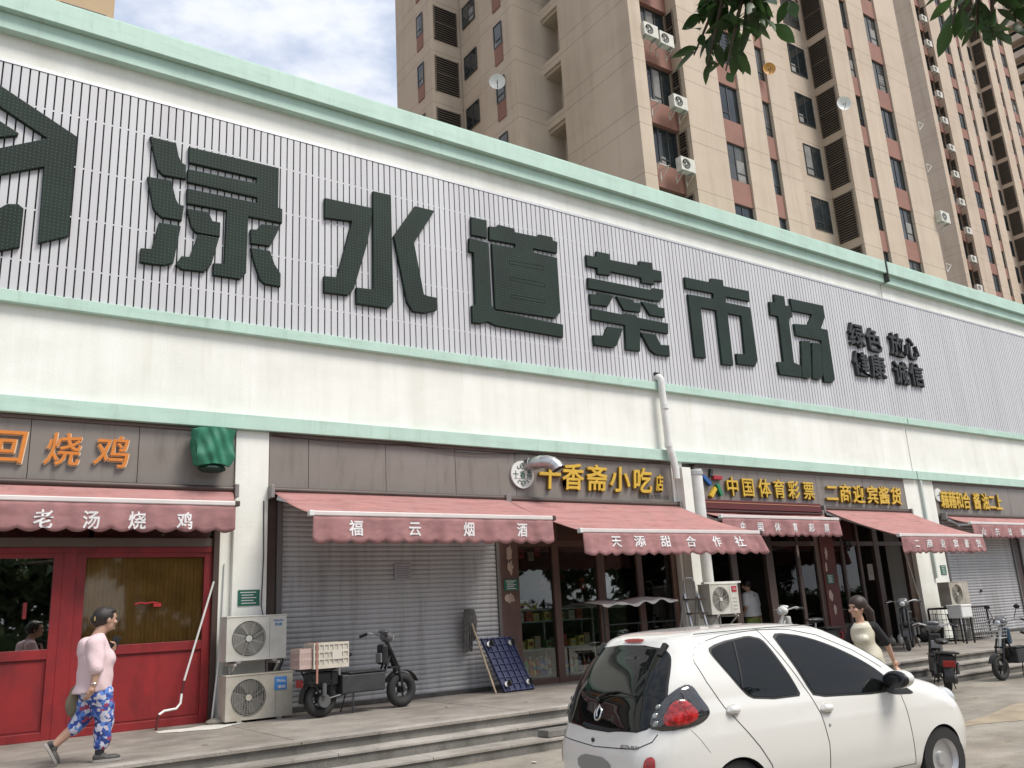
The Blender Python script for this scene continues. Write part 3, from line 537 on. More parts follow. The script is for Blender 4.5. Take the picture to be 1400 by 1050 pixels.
# reed blind behind the glass
mm=MB()
xx=1.9
while xx<3.6: mm.box(xx,xx+.052,Y0+.075,Y0+.085,1.42,2.65); xx+=.055
tag(mm.build('reed_blind',M('reed_blind',(.52,.36,.18),.8,.22,2.2,.3,60,dirt=(.32,.22,.11)),rd),kind='stuff')
mm=MB(); xx=2.03
while xx<3.55: mm.box(xx,xx+.008,Y0+.066,Y0+.072,1.46,2.61); xx+=.105
mm.build('blind_cord',M('cord',(.50,.36,.18),.7,.1),rd)
mm=MB(); mm.tube([(2.62,Y0+.026,1.98),(2.70,Y0+.026,2.0),(2.76,Y0+.026,1.985),(2.84,Y0+.026,2.0),(2.92,Y0+.026,1.985)],.012,5); mm.box(2.86,2.96,Y0+.022,Y0+.029,1.94,1.99); mm.build('red_sticker',M('sticker_red',(.5,.03,.03),.6,0),rd)
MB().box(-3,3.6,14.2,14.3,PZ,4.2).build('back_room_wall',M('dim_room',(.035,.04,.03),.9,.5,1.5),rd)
MB().box(1.30,1.34,Y0-.03,Y0,1.85,2.05).build('door_plate',M('bead_red',(.16,.008,.008)),rd)
# white pipes by the door
pp=thing('thin_pipe','thin white pipe leaning up the red door and bending at its foot','pipe',(3.3,12.55,PZ))
MB().tube([(3.62,12.60,2.25),(3.26,12.56,.95)],.014,8).build('pipe',whitep,pp)
MB().tube([(3.262,12.56,.96),(3.235,12.55,.80)],.019,8).build('sleeve',M('sleeve_red',(.09,.012,.012),.5,.1),pp)
MB().tube([(3.235,12.55,.80),(3.22,12.53,.68),(3.16,12.5,.62),(3.00,12.46,.61),(2.93,12.44,.57)],.016,8).build('bend',whitep,pp,smooth=True)
MB().tube([(2.93,12.44,.57),(2.90,12.42,PZ)],.017,8).build('foot',M('sleeve_red',(.09,.012,.012)),pp)
pp=thing('thin_pipe','straight thin white pipe running down beside the first white pillar','pipe',(3.6,12.6,PZ))
MB().tube([(3.78,12.64,2.5),(3.76,12.62,1.5),(3.63,12.5,PZ+.05)],.016,8).build('pipe',whitep,pp,smooth=True)
MB().ball((3.66,12.32,PZ+.03),(.17,.10,.05)).build('mortar_lump',plat_m,pp,smooth=True)
pl=thing('notice_plate','green notice plate with white lines on the first white pillar','plate',(4.1,12.57,2.0))
def plate(par,x0,x1,z0,z1,y=12.578):
    MB().box(x0,x1,y-.012,y,z0,z1).build('plate',M('plate_green',(.02,.13,.085),.4,.08),par)
    mm=MB(); n=5; h=(z1-z0)
    for i in range(n): zz=z1-h*(.15+.17*i); mm.box(x0+.03+(.0 if i==0 else .02),x1-.03-(.06 if i%2 else .02),y-.0145,y-.0125,zz-.007,zz+.004)
    mm.build('print_lines',lettw,par)
plate(pl,3.955,4.265,1.90,2.12)
pl=thing('notice_plate','small green notice plate on the far white pillar above the caged unit','plate',(22.3,12.57,2.0)); plate(pl,22.2,22.46,1.98,2.22)
# ---------------- roller shutters ----------------
def shutter(x0,x1,label,y=12.66,bow=0):
    t=thing('roller_shutter',label,'roller shutter',((x0+x1)/2,y,PZ))
    m=MB(); p=.074; n=int((3.5-PZ-.03)/p); nx=10
    def zrow(k,f): return PZ+.06+p*(k+f)
    prof=[(0,.0),(.12,-.011),(.5,-.017),(.86,-.011),(.94,.003),(1,.003)]
    rows=[(zrow(k,f),dy) for k in range(n) for f,dy in prof[:-1]]+[(zrow(n,0),0)]
    dents=[random.uniform(-.006,.006) for _ in range(n+1)]
    vs=[];
    for j,(z,dy) in enumerate(rows):
        for i in range(nx+1):
            x=x0+(x1-x0)*i/nx; vs.append((x,y+dy+.006*math.sin(x*1.7+z*.9)+dents[min(n,j//5)]*math.sin(i*.9+j//5)*.35,z))
    fs=[(j*(nx+1)+i,j*(nx+1)+i+1,(j+1)*(nx+1)+i+1,(j+1)*(nx+1)+i) for j in range(len(rows)-1) for i in range(nx)]
    m.add(vs,fs); tag(m.build('slats',shut,t,smooth=True,fix=False),kind='stuff')
    MB().box(x0,x1,y-.022,y+.02,PZ+.004,PZ+.062).build('bottom_bar',M('bar_dark',(.07,.065,.06),.6,.3,5),t,bev=.004)
    for a,b_ in ((x0-.07,x0+.012),(x1-.012,x1+.05)): MB().box(a,b_,y-.05,y+.05,PZ,3.5).build('guide_rail',M('rail_dark',(.13,.12,.115),.5,.1),t,bev=.004)
    return t
sh1=shutter(4.60,8.42,'closed grey roller shutter behind the black scooter and white crate')
sh2=shutter(22.72,26.25,'closed grey roller shutter right of the caged outdoor unit')
sh3=shutter(26.75,31,'closed grey roller shutter at the right edge of the photo')
MB().cyl((24.1,12.63,1.52),(24.1,12.60,1.52),.04).build('lock',black,sh2)
def post(x0,x1,label,mat=brownf,z1=3.5,y0=12.64):
    t=thing('door_post',label,'post',((x0+x1)/2,12.7,PZ)); MB().box(x0,x1,y0,12.80,PZ,z1).build('post',mat,t,bev=.006); return t
post(4.385,4.52,'dark brown post between the white pillar and the shutter with the scooter')
p2_=post(8.48,8.88,'wide brown post with torn paper strips left of the snack shop window',M('post_brown',(.115,.06,.045),.55,.2,3))
post(26.35,26.62,'dark post between the two far roller shutters')
torn=M('torn_paper',(.50,.38,.31),.9,.2,9)
def scrap(par,x,z,w,h,seed,y=12.635,mat=torn):
    rr=random.Random(seed); n=15; P=[(x+w/2*(1+rr.uniform(-.45,.1))*math.cos(2*math.pi*i/n),z+h/2*(1+rr.uniform(-.35,.1))*math.sin(2*math.pi*i/n)) for i in range(n)]
    MB().prism(P,y-.002,y+.001).build('paper_scrap',mat,par)
scrap(p2_,8.69,2.60,.15,.34,1); scrap(p2_,8.70,2.38,.13,.30,2); scrap(p2_,8.66,1.85,.24,.18,3); 
pq=thing('notice_plate','green notice plate on the brown post with torn paper','plate',(8.69,12.63,2.08)); plate(pq,8.55,8.84,1.98,2.17,12.636)
nt_=thing('paper_notice','white paper notice stuck on the middle of the first grey shutter','paper',(6.6,12.63,2.3))
MB().box(6.46,6.76,12.628,12.631,2.20,2.46).build('sheet',M('paper_grey',(.40,.39,.42),.9,.08,6),nt_)
mm=MB()
for i in range(7): mm.box(6.49,6.73-(.05 if i%3==2 else 0),12.6265,12.6278,2.41-.028*i,2.417-.028*i)
mm.build('print_lines',M('print_grey',(.16,.16,.18),.9,0),nt_)

# ---------------- glass shop fronts ----------------
dimg=glass_mat('shop_glass',(.75,.78,.76),.015,.0)
def glassfront(name,label,x0,x1,posts,z1=3.5,mat=brownf,open_=()):
    t=thing(name,label,'shop front',((x0+x1)/2,12.75,PZ))
    for a,b_ in posts: MB().box(a,b_,12.70,12.80,PZ,z1).build('post',mat,t,bev=.005)
    MB().box(x0,x1,12.71,12.79,2.74,2.84).build('transom_bar',mat,t); 
    ed=[x0]+[v for p in posts for v in p]+[x1]; 
    for i in range(0,len(ed),2):
        a,b_=ed[i],ed[i+1]
        if b_-a<.1: continue
        if i//2 in open_: continue
        MB().box(a+.004,b_-.004,12.715,12.785,PZ,PZ+.09).build('bottom_rail',mat,t)
        MB().box(a,b_,12.745,12.751,PZ+.09,2.74).build('pane',dimg,t); MB().box(a,b_,12.745,12.751,2.84,z1).build('pane',dimg,t)
    return t
gf=glassfront('glass_shopfront','snack shop front of brown frames and glass with bottles inside',8.88,12.80,[(9.68,9.82),(10.72,10.90),(11.72,11.86),(12.66,12.80)],mat=M('frame_red_brown',(.10,.052,.038),.45,.15,3))
gf2=glassfront('glass_shopfront','dark lottery shop front with a person inside behind brown frames',13.5,17.45,[(13.5,13.6),(14.42,14.60),(15.55,15.78),(16.62,16.72),(17.3,17.45)],open_=(2,))
gf3=glassfront('glass_shopfront','dark cooked meat shop front with thin brown frames and open doors',17.9,21.19,[(18.30,18.38),(18.95,19.04),(19.62,19.82),(20.9,21.19)],open_=(2,3))
MB().box(17.45,17.95,12.66,12.8,PZ,3.55).build('red_panel',M('dark_red_panel',(.10,.022,.018),.6,.35,2),gf3,bev=.005)
for i,(x,z,w,h) in enumerate(((17.62,2.55,.10,.32),(17.56,2.25,.08,.26),(17.58,1.62,.15,.30),(17.66,1.30,.12,.26),(16.66,2.62,.08,.3))): scrap(gf3 if x>17 else gf2,x,z,w,h,20+i,12.655 if x>17 else 12.695)
pq=thing('notice_plate','small green notice plate on the dark red panel between lottery and meat shops','plate',(17.6,12.65,2.0)); plate(pq,17.52,17.76,1.88,2.08,12.658)
MB().cyl((21.0,12.55,1.25),(20.72,12.62,2.75),.018).build('pole',M('pole_grey',(.35,.33,.3),.5,.1),gf3)
# interior room walls of shops 2..4 with subdued colours
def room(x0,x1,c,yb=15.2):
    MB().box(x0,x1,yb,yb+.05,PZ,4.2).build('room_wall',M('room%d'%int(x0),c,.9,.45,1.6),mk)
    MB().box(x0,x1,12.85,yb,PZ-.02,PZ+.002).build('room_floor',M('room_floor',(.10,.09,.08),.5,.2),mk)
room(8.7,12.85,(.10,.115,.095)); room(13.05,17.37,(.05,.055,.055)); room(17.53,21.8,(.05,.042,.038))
MB().box(9.0,12.4,14.9,14.98,2.9,3.4).build('green_banner',M('green_banner',(.02,.12,.04),.7,.1),mk)
# glass display shelves in the snack shop
ds=thing('display_shelf','metal goods shelf with pale rims behind the snack shop window','shelf',(9.8,13.1,PZ))
for z in (.50,.95,1.42,1.62): MB().box(8.95,10.66,12.83,13.2,z,z+.025).build('shelf',M('shelf_pale',(.42,.45,.44),.4,.1,5),ds)
for x in (8.98,9.75,10.63): 
    for y in (12.85,13.18): MB().box(x-.015,x+.015,y-.015,y+.015,PZ,1.62).build('leg',alu,ds)
bcols=[(.10,.50,.08),(.75,.25,.04),(.8,.58,.10),(.10,.18,.5),(.7,.68,.6),(.55,.06,.06)]
ORD=['first','second','third','fourth','fifth','sixth','seventh','eighth','ninth','tenth']
def bottle(x,y,z,ci,h=.24,lab='',g='drink bottles on the lower shelf of the snack shop'):
    t=thing('bottle',lab,'bottle',(x,y,z),g); r=.034*h/.24
    mt=M('drink%d'%ci,bcols[ci],.15,.1,20)
    MB().lathe([(0,0),(r,.005),(r,h*.25),(r*.9,h*.33),(r,h*.42),(r,h*.62),(r*.45,h*.85),(r*.4,h*.9),(0,h*.9)],n=12).build('body',mt,t,smooth=True,world=False)
    MB().lathe([(r*.48,h*.88),(r*.48,h),(0,h)],n=10).build('cap',M('cap%d'%(ci%2),((.5,.05,.03),(.5,.5,.48))[ci%2],.5,0),t,world=False)
    MB().lathe([(r*1.02,h*.36),(r*1.02,h*.58)],n=12).build('label',M('blabel%d'%(ci%3),((.5,.5,.45),(.4,.05,.03),(.05,.2,.35))[ci%3],.6,0),t,world=False)
cn=['green','orange','amber','dark blue','milky','red']
k=0
for i,x in enumerate(np.arange(9.02,9.66,.082)): bottle(x,12.88+.01*(i%2),.525,[0,0,1,2,5,3,3,4][i%8],.27+.03*(i%3),'%s drink bottle, %s from the left on lowest shelf of the left snack window'%(cn[[0,0,1,2,5,3,3,4][i%8]],ORD[i]))
for i,x in enumerate(np.arange(9.90,10.6,.10)): bottle(x,12.89,.525,[3,3,4,0,3,1,4][i%7],.25,'%s drink bottle, %s from the left on lowest shelf of second snack window'%(cn[[3,3,4,0,3,1,4][i%7]],ORD[i]))
pk=[(.8,.58,.12),(.65,.10,.08),(.72,.66,.5),(.22,.4,.18),(.6,.42,.28),(.8,.75,.2)]; pn=['yellow','red','cream','green','tan','lemon']
def packet(x,y,z,w,h,ci,lab,d=.12):
    t=thing('goods_packet',lab,'packet',(x,y,z),'goods packets on the snack shop shelves')
    MB().box(-w/2,w/2,-d/2,d/2,0,h).build('carton',M('pack%d'%ci,pk[ci],.5,.2,14),t,world=False,bev=.006)
    MB().box(-w*.35,w*.35,-d/2-.002,-d/2-.0005,h*.3,h*.75).build('print',M('packprint%d'%(ci%2),((.5,.48,.4),(.3,.05,.04))[ci%2],.6,.2,30),t,world=False)
packet(9.22,13.1,1.645,.46,.10,5,'flat lemon coloured box on top of the left shelf',.3)
packet(9.12,13.1,1.75,.30,.07,2,'flat cream packet lying on the lemon coloured box',.25)
for r_,(z,n_) in enumerate(((.975,9),(1.445,8))):
    for i in range(n_): packet(9.03+i*.19+.02*(i%2),12.93+.03*(i%3),z,.13,.13+.04*((i*7+r_)%3)*(.6 if r_ else 1),(i*5+r_*2)%6,'%s packet, %s from the left in the %s row of the snack shelf'%(pn[(i*5+r_*2)%6],ORD[i],('middle','upper')[r_]))
# window stickers
for i,(x,z,c_) in enumerate(((9.18,2.55,1),(9.40,2.5,2),(9.05,2.35,2),(9.55,2.58,1))): packet(x,12.98,z,.12,.16,c_,'%s packet hung high in the left snack window, %s'%(('red','cream')[c_-1],('nearest the lemon box, upper','upper, beside the window post','lower, by the torn paper post','rightmost of the hung ones')[i]),.03)
packet(9.62,12.98,1.98,.08,.16,1,'small red packet hung halfway up the left snack window',.03); packet(10.55,12.98,1.95,.12,.22,1,'red and white packet hanging right of the lamp in the snack window',.03)
cs=thing('display_case','glass display case with white lit top edge in the snack shop','display case',(11.8,13.2,PZ))
MB().box(10.98,12.6,12.82,13.4,PZ,.80).build('base',M('case_base',(.06,.06,.065),.4,.1),cs,bev=.01)
MB().box(11.0,12.6,12.82,12.826,.80,1.70).build('pane',dimg,cs)
MB().box(11.0,12.6,12.84,13.35,1.16,1.18).build('shelf',M('shelf_pale',(.42,.45,.44)),cs)
MB().prism([(12.80,1.60),(13.35,1.74),(13.35,1.80),(12.80,1.68)],10.96,12.62,'yz').build('lid',whitep,cs)
mm=MB(); rr=random.Random(5)
for i in range(26): mm.ball((11.1+rr.random()*1.4,12.9+.3*rr.random(),1.20+.05*rr.random()),(.06,.05,.035),8,5)
tag(mm.build('food',M('food_mix',(.25,.12,.04),.6,.5,9),cs,smooth=True),kind='stuff')
cv=thing('counter_cover','white cloth cover with a ragged edge jutting out before the snack shop counter','cover',(11.2,12.45,1.6))
mm=MB(); mm.grid(lambda u,v:(10.30+1.88*u,12.14+.50*v,1.655+.05*u+.07*v+.018*math.sin(11*u)+.02*math.sin(23*u+2)*(1-v)),40,4); o_=mm.build('cloth',M('cover_white',(.78,.77,.74),.8,.05,6),cv,smooth=True,fix=False); q_=o_.modifiers.new('s','SOLIDIFY'); q_.thickness=.012
mm=MB(); mm.grid(lambda u,v:(10.30+1.88*u,12.138,1.655+.05*u+.018*math.sin(11*u)+.02*math.sin(23*u+2)-v*(.035+.02*math.sin(31*u))),60,1); mm.build('hem',M('cover_white',(0,0,0)),cv,fix=False)
for x in (10.36,12.12): MB().beam((x,12.2,PZ),(x,12.2,1.64),.022).build('leg',black,cv)
MB().box(10.36,12.12,12.19,12.21,1.30,1.32).build('rail',black,cv)
hl=thing('pendant_lamp','dark red pendant lamp shade hanging in the snack shop','lamp',(10.35,13.4,2.2)); MB().lathe([(.02,.14),(.05,.12),(.13,0)],(10.35,13.4,2.18)).build('shade',M('shade_red',(.2,.03,.02),.5,.1),hl,smooth=True); MB().cyl((10.35,13.4,2.32),(10.35,13.4,4.2),.006,n=6).build('cord',black,hl)
# blue roll-up banner
bb=thing('advert_banner','tall blue banner with pale characters standing in the lottery shop doorway','banner',(17.2,12.95,PZ))
MB().box(16.95,17.32,12.95,12.965,PZ+.05,2.72).build('sheet',M('banner_blue',(.010,.05,.14),.5,.2,2),bb)
for i,ch in enumerate('欢迎光临'): char(ch,17.12,1.75-.27*i,.2,.22,12.948,M('pale_blue',(.12,.28,.42),.6,.1),bb,depth=.003)
MB().box(16.98,17.24,12.93,12.94,2.12,2.46).build('paper',lettw,bb); MB().box(16.95,17.32,12.9,13.02,PZ,PZ+.05).build('foot',alu,bb)
MB().box(16.80,17.25,12.80,12.815,2.58,2.72).build('green_label',M('label_green',(.05,.30,.22),.5,.1),bb)
pa=thing('paper_notice','grey paper sheet hanging in the doorway of the meat shop','paper',(19.3,12.7,2.1)); MB().box(19.20,19.42,12.69,12.694,1.92,2.30).build('sheet',M('paper_dim',(.28,.27,.25),.8,.1),pa)
MB().box(19.28,19.34,12.684,12.688,2.08,2.10).build('print',black,pa)
wl=thing('wall_lamp','dark wall lamp hanging under the edge of the meat shop awning','lamp',(18.3,12.5,2.9)); MB().lathe([(.03,.12),(.09,.1),(.10,0),(.08,-.01)],(18.2,12.45,2.72)).build('shade',black,wl); MB().beam((18.2,12.45,2.83),(18.2,12.68,2.95),.02).build('bracket',black,wl)
MB().box(12.92,14.42,12.76,12.8,PZ,1.25).build('counter_panel',M('counter_blue',(.10,.15,.18),.4,.1),gf2)
# small goods on the doorstep of the meat shop
def bag(x,y,lab,c,s=1.0,seed=0):
    t=thing('plastic_bag',lab,'bag',(x,y,PZ)); rr=random.Random(seed); m=MB(); m.ball((0,0,.13*s),(.11*s,.09*s,.13*s),12,8)
    m.v=[(a*(1+.22*math.sin(9*c_+seed)),b_*(1+.2*math.sin(13*c_+a*20)),c_) for a,b_,c_ in m.v]
    m.build('sack',M('bag_'+c,{'white':(.62,.60,.54),'grey':(.22,.21,.19),'brown':(.13,.08,.05),'black':(.02,.02,.02)}[c],.6,.15,8),t,smooth=True,world=False)
    MB().cyl((0,0,.24*s),(.01,0,.30*s),.02*s,.045*s,n=9).build('knot',M('bag_'+c,(0,0,0)),t,world=False)
bag(19.35,12.45,'grey bag lying at the foot of the meat shop post','grey',.8,1); bag(19.62,12.35,'white bag standing on the doorstep of the meat shop','white',1.05,2)
bag(19.95,12.45,'small pale crumpled bag right of the white standing bag','white',.45,3); bag(20.25,12.4,'brown bag between the two small pale bags','brown',.6,4); bag(20.45,12.45,'small pale bag nearest the dark bucket','white',.42,5); bag(20.8,12.5,'black sack beside the door pole of the meat shop','black',1.4,6)
bk=thing('bucket','dark bucket with brushes in it by the door of the meat shop','bucket',(21.15,12.35,PZ)); MB().lathe([(0,0),(.13,0),(.17,.32),(.155,.32),(.12,.02)],(21.15,12.35,PZ)).build('pail',black,bk,smooth=True); MB().tube([(21.1,12.3,.6),(21.05,12.25,1.05)],.012).build('brush',M('pole_grey',(.35,.33,.3)),bk)

# ---------------- outdoor units ----------------
fan_m=M('fan_dark',(.055,.052,.048),.55,.15,10); acw=M('ac_cream',(.60,.585,.53),.5,.09,2.5,dirt=(.46,.44,.38)); acd=M('ac_aged',(.46,.43,.37),.55,.16,3,dirt=(.33,.30,.24))
def ac_unit(label,loc,rz=0,w=.82,h=.56,d=.30,mat=None,cx=-.11,style=0,logo=None,brackets=True,rings=9,name='air_conditioner_unit',group=None,lite=False):
    mat=mat or acw
    t=thing(name,label,'air conditioner',loc,group,rz)
    fr_=min(h*.42,.235); c=(cx,0,h*.5)
    m=MB(); n=32
    # front plate with a round opening
    outer=[]; 
    for i in range(n):
        a=2*math.pi*i/n; x,z=math.cos(a),math.sin(a); k=1/max(abs(x),abs(z)); 
        X=x*k; Z=z*k; px=cx+ (X*(w/2+cx) if X<0 else X*(w/2-cx)); pz=h/2+Z*h/2
        outer.append((px,-d/2,pz))
    inner=[(cx+fr_*math.cos(2*math.pi*i/n),-d/2,h*.5+fr_*math.sin(2*math.pi*i/n)) for i in range(n)]
    back=[(x,-d/2+.06,z) for x,y,z in inner]
    m.add(outer+inner+back,[(i,(i+1)%n,(i+1)%n+n,i+n) for i in range(n)]+[(i+n,(i+1)%n+n,(i+1)%n+2*n,i+2*n) for i in range(n)])
    m.add([(-w/2,-d/2,0),(w/2,-d/2,0),(w/2,d/2,0),(-w/2,d/2,0),(-w/2,-d/2,h),(w/2,-d/2,h),(w/2,d/2,h),(-w/2,d/2,h)],[(0,3,2,1),(4,5,6,7),(1,2,6,5),(2,3,7,6),(3,0,4,7)])
    m.build('casing',mat,t,world=False,fix=False)
    if not lite:
        MB().box(-w/2-.008,w/2+.008,-d/2-.008,d/2+.008,h-.001,h+.018).build('lid',mat,t,world=False,bev=.006)
        MB().box(w/2-.24,w/2-.236,-d/2-.003,-d/2+.001,.02,h-.02).build('panel_seam',M('seam_grey',(.25,.25,.23),.6,0),t,world=False)
    MB().cyl((cx,-d/2+.058,h/2),(cx,-d/2+.064,h/2),fr_*.99,n=24).build('fan_well',dark,t,world=False)
    m=MB()
    for b_ in range(3):
        a0=2*math.pi*b_/3+.4
        def bl(u,v): 
            a=a0+u*1.5+v*.35; r=.05+(fr_*.9-.05)*v; return (cx+r*math.cos(a),-d/2+.05-.03*u,h/2+r*math.sin(a))
        m.grid(bl,6,4)
    m.build('fan_blade',M('blade_grey',(.16,.155,.145),.5,.1),t,smooth=True,world=False,fix=False)
    m=MB()
    if not lite:
        for i in range(rings): m.ring((cx,-d/2-.006,h/2),(0,1,0),.05+(fr_-.05)*(i+1)/rings,.0028,28,4)
        for i in range(8): a=2*math.pi*i/8+.2; m.tube([(cx+.04*math.cos(a),-d/2-.006,h/2+.04*math.sin(a)),(cx+fr_*math.cos(a+.25),-d/2-.004,h/2+fr_*math.sin(a+.25))],.003,4)
    else: m.ring((cx,-d/2-.004,h/2),(0,1,0),fr_*.98,.008,16,4); m.ring((cx,-d/2-.004,h/2),(0,1,0),fr_*.55,.006,16,4)
    if style==1:
        for i in range(14): x=-fr_+2*fr_*(i+.5)/14; q=math.sqrt(fr_*fr_-x*x); m.tube([(cx+x,-d/2-.008,h/2-q),(cx+x,-d/2-.008,h/2+q)],.0028,4)
    m.build('grille',mat if style!=1 else M('grille_grey',(.30,.29,.26),.5,.1),t,world=False)
    MB().cyl((cx,-d/2-.012,h/2),(cx,-d/2+.03,h/2),.042,n=16).build('hub',mat,t,world=False)
    for x in (-w*.3,w*.3): MB().box(x-.03,x+.03,-d/2-.02,d/2+.02,-.03,0).build('foot',M('foot_grey',(.30,.29,.27),.5,.1),t,world=False)
    if brackets:
        for x in (-w*.36,w*.36):
            m=MB(); m.beam((x,-d/2-.04,-.045),(x,d/2+.16,-.045),.03); m.beam((x,d/2+.15,-.06),(x,d/2+.15,-.42),.03); m.beam((x,-d/2,-.06),(x,d/2+.14,-.40),.022); m.build('wall_arm',M('arm_rust',(.52,.49,.45),.5,.25,12),t,world=False)
    return t
a1=ac_unit('cream outdoor unit on wall brackets on the first white pillar, above a second unit',(4.10,12.30,1.17),w=.83,h=.57)
lb=M('logo_blue',(.05,.22,.55),.5,0)
blocktext('HUALING',4.33,1.665,4.47,12.146,.028,lb,a1,depth=.003); 
for i,ch in enumerate('华凌'): char(ch,4.37+.055*i,1.625,.05,.04,12.146,lb,a1,depth=.003)
a2=ac_unit('aged cream outdoor unit with blue label standing on the platform by the pillar',(4.13,12.24,.42),w=.91,h=.56,d=.32,mat=acd,cx=-.15,style=1,brackets=False)
MB().box(4.33,4.50,12.072,12.079,.76,.93).build('blue_label',lb,a2); blocktext('Midea',4.36,.86,4.48,12.07,.04,lettw,a2,depth=.003)
for i,ch in enumerate('美的'): char(ch,4.40+.055*i,.80,.05,.045,12.07,lettw,a2,depth=.003)
for x in (3.76,4.36): MB().box(x,x+.16,12.08,12.42,PZ+.003,.392+.003).build('plinth',plat_m,a2)
m=MB(); m.tube([(4.46,12.25,1.22),(4.53,12.3,1.14),(4.50,12.36,1.02),(4.47,12.36,.92),(4.46,12.3,.9)],.012,6); m.tube([(4.44,12.35,1.2),(4.42,12.45,1.0),(4.40,12.5,.85)],.022,8); m.build('cable',black,a1,smooth=True)
a3=ac_unit('outdoor unit with a red label beside the white pipe and the folding ladder',(13.28,12.12,1.37),w=.80,h=.56,style=0)
MB().box(13.50,13.64,11.962,11.969,1.78,1.89).build('red_label',M('logo_red',(.40,.02,.03),.5,0),a3); blocktext('TCL',13.52,1.815,13.62,11.96,.04,lettw,a3,depth=.003)
for i in range(4): MB().box(13.50,13.62,11.964,11.969,1.66-.07*i,1.665-.07*i).build('vent_line',M('seam_grey',(.25,.25,.23)),a3)
MB().box(12.80,13.85,12.02,12.10,1.95,1.985).build('top_rail',whitep,a3)
# cage + unit
cg=thing('wire_cage','dark wire cage holding kitchen clutter beside the far white pillar','cage',(21.35,12.1,PZ))
m=MB(); X0,X1,Y0_,Y1_,Z1=20.92,22.05,11.50,12.35,1.15
for x in (X0,X1):
    for y in (Y0_,Y1_): m.beam((x,y,PZ),(x,y,Z1),.035)
for z in (PZ+.03,Z1):
    m.beam((X0,Y0_,z),(X1,Y0_,z),.03);m.beam((X0,Y1_,z),(X1,Y1_,z),.03);m.beam((X0,Y0_,z),(X0,Y1_,z),.03);m.beam((X1,Y0_,z),(X1,Y1_,z),.03)
m.build('frame',black,cg)
m=MB()
for i in range(1,12): x=X0+(X1-X0)*i/12; m.tube([(x,Y0_,PZ),(x,Y0_,Z1)],.006,4)
for i in range(1,8): y=Y0_+(Y1_-Y0_)*i/8; m.tube([(X0,y,PZ),(X0,y,Z1)],.006,4)
for i in range(1,6): z=PZ+(Z1-PZ)*i/6; m.tube([(X0,Y1_,z),(X0,Y0_,z),(X1,Y0_,z)],.006,4)
m.build('wire_mesh',black,cg)
MB().box(X0,X1,Y0_,Y1_,Z1+.015,Z1+.03).build('top_board',M('board_dark',(.06,.05,.04),.7,.2),cg)
for i,(x,y,z,w,h,c_) in enumerate(((21.2,11.8,PZ+.02,.35,.32,'white'),(21.65,11.9,PZ+.02,.3,.25,'grey'),(21.3,11.95,PZ+.38,.3,.25,'grey'),(21.75,11.8,PZ+.30,.22,.2,'white'))):
    t=thing('kitchen_tub',['white tub at the bottom left of the wire cage','grey tub at the bottom right of the wire cage','grey tub stacked in the upper left of the wire cage','small white tub stacked right in the wire cage'][i],'tub',(x,y,z)); MB().lathe([(0,0),(w*.38,0),(w*.5,h),(w*.47,h),(w*.35,.02)],n=16).build('tub',M('bag_'+c_,(0,0,0)),t,smooth=True,world=False)
a4=ac_unit('outdoor unit standing on top of the wire cage by the far pillar',(21.6,12.0,1.20),w=.86,h=.56,brackets=False,mat=acd)
st_=thing('step_ladder','grey folding step ladder leaning by the white pipes','ladder',(12.6,12.2,PZ))
m=MB()
for s in (-.24,.24): m.beam((12.55+s,11.85,PZ),(12.55+s*.75,12.15,1.78),.03,.045); m.beam((12.55+s,12.5,PZ),(12.55+s*.75,12.18,1.75),.025,.03)
m.build('rail',alu,st_)
for i in range(5): z=.62+.26*i; MB().box(12.33,12.77,11.88+.044*i-.05,11.88+.044*i+.1,z,z+.03).build('tread',M('tread_dark',(.09,.06,.05),.7,.2),st_)
MB().tube([(12.40,12.15,1.72),(12.40,12.17,2.0),(12.46,12.18,2.08),(12.62,12.18,2.08),(12.69,12.17,2.0),(12.69,12.15,1.72)],.014,8).build('handrail',alu,st_,smooth=True)
# mop
mo=thing('mop','grey mop leaning head up against the shutter beside the blue trolley','mop',(7.85,12.3,PZ))
MB().tube([(7.90,12.05,PZ+.003),(7.74,12.52,1.62)],.016,8).build('handle',M('wood_pale',(.42,.33,.22),.6,.2,8),mo)
m=MB(); rr=random.Random(3)
for i in range(46):
    a=2*math.pi*i/46; dx=.11*math.cos(a); dy=.035*math.sin(a); ln=rr.uniform(.45,.70) if dx<.04 else rr.uniform(.32,.5)
    m.tube([(7.745,12.50,1.70),(7.745+dx*.8,12.50+dy,1.70-.02+.02*abs(math.sin(a))),(7.745+dx*1.15,12.49+dy,1.5),(7.745+dx*1.05+rr.uniform(-.02,.02),12.52+dy*.6,1.70-ln)],.013,5)
m.build('strands',M('mop_grey',(.13,.125,.12),.95,.25,20,.4,80),mo,smooth=True)
# blue trolley
kb=thing('stone_block','small loose grey stone block on the lowest step behind the car','block',(6.9,9.0,.13)); MB().box(6.55,7.15,8.9,9.12,.133,.215).build('block',step_m,kb,bev=.01)
tr=thing('platform_trolley','dark blue platform trolley stood on end against the shutter, wheels outward','trolley',(8.2,12.1,PZ))
def TP(u,v,o=0): # u across, v up, o outward
    b0=Vector((8.02,11.99,PZ+.01)); ux=Vector((.60,.02,0)); vy=Vector((-.17,.40,.87)).normalized(); n_=Vector((.0,-.91,.41))
    return b0+ux*u+vy*(v*.93)+n_*o
m=MB(); 
def slab(u0,u1,v0,v1,o0,o1):
    vs=[TP(u,v,o) for o in (o0,o1) for v in (v0,v1) for u in (u0,u1)]; m.add(vs,[(0,2,3,1),(4,5,7,6),(0,1,5,4),(1,3,7,5),(3,2,6,7),(2,0,4,6)])
slab(0,1,0,1,-.03,.0); m.build('deck',M('trolley_blue',(.010,.018,.075),.5,.2,6),tr,bev=.008)
m=MB()
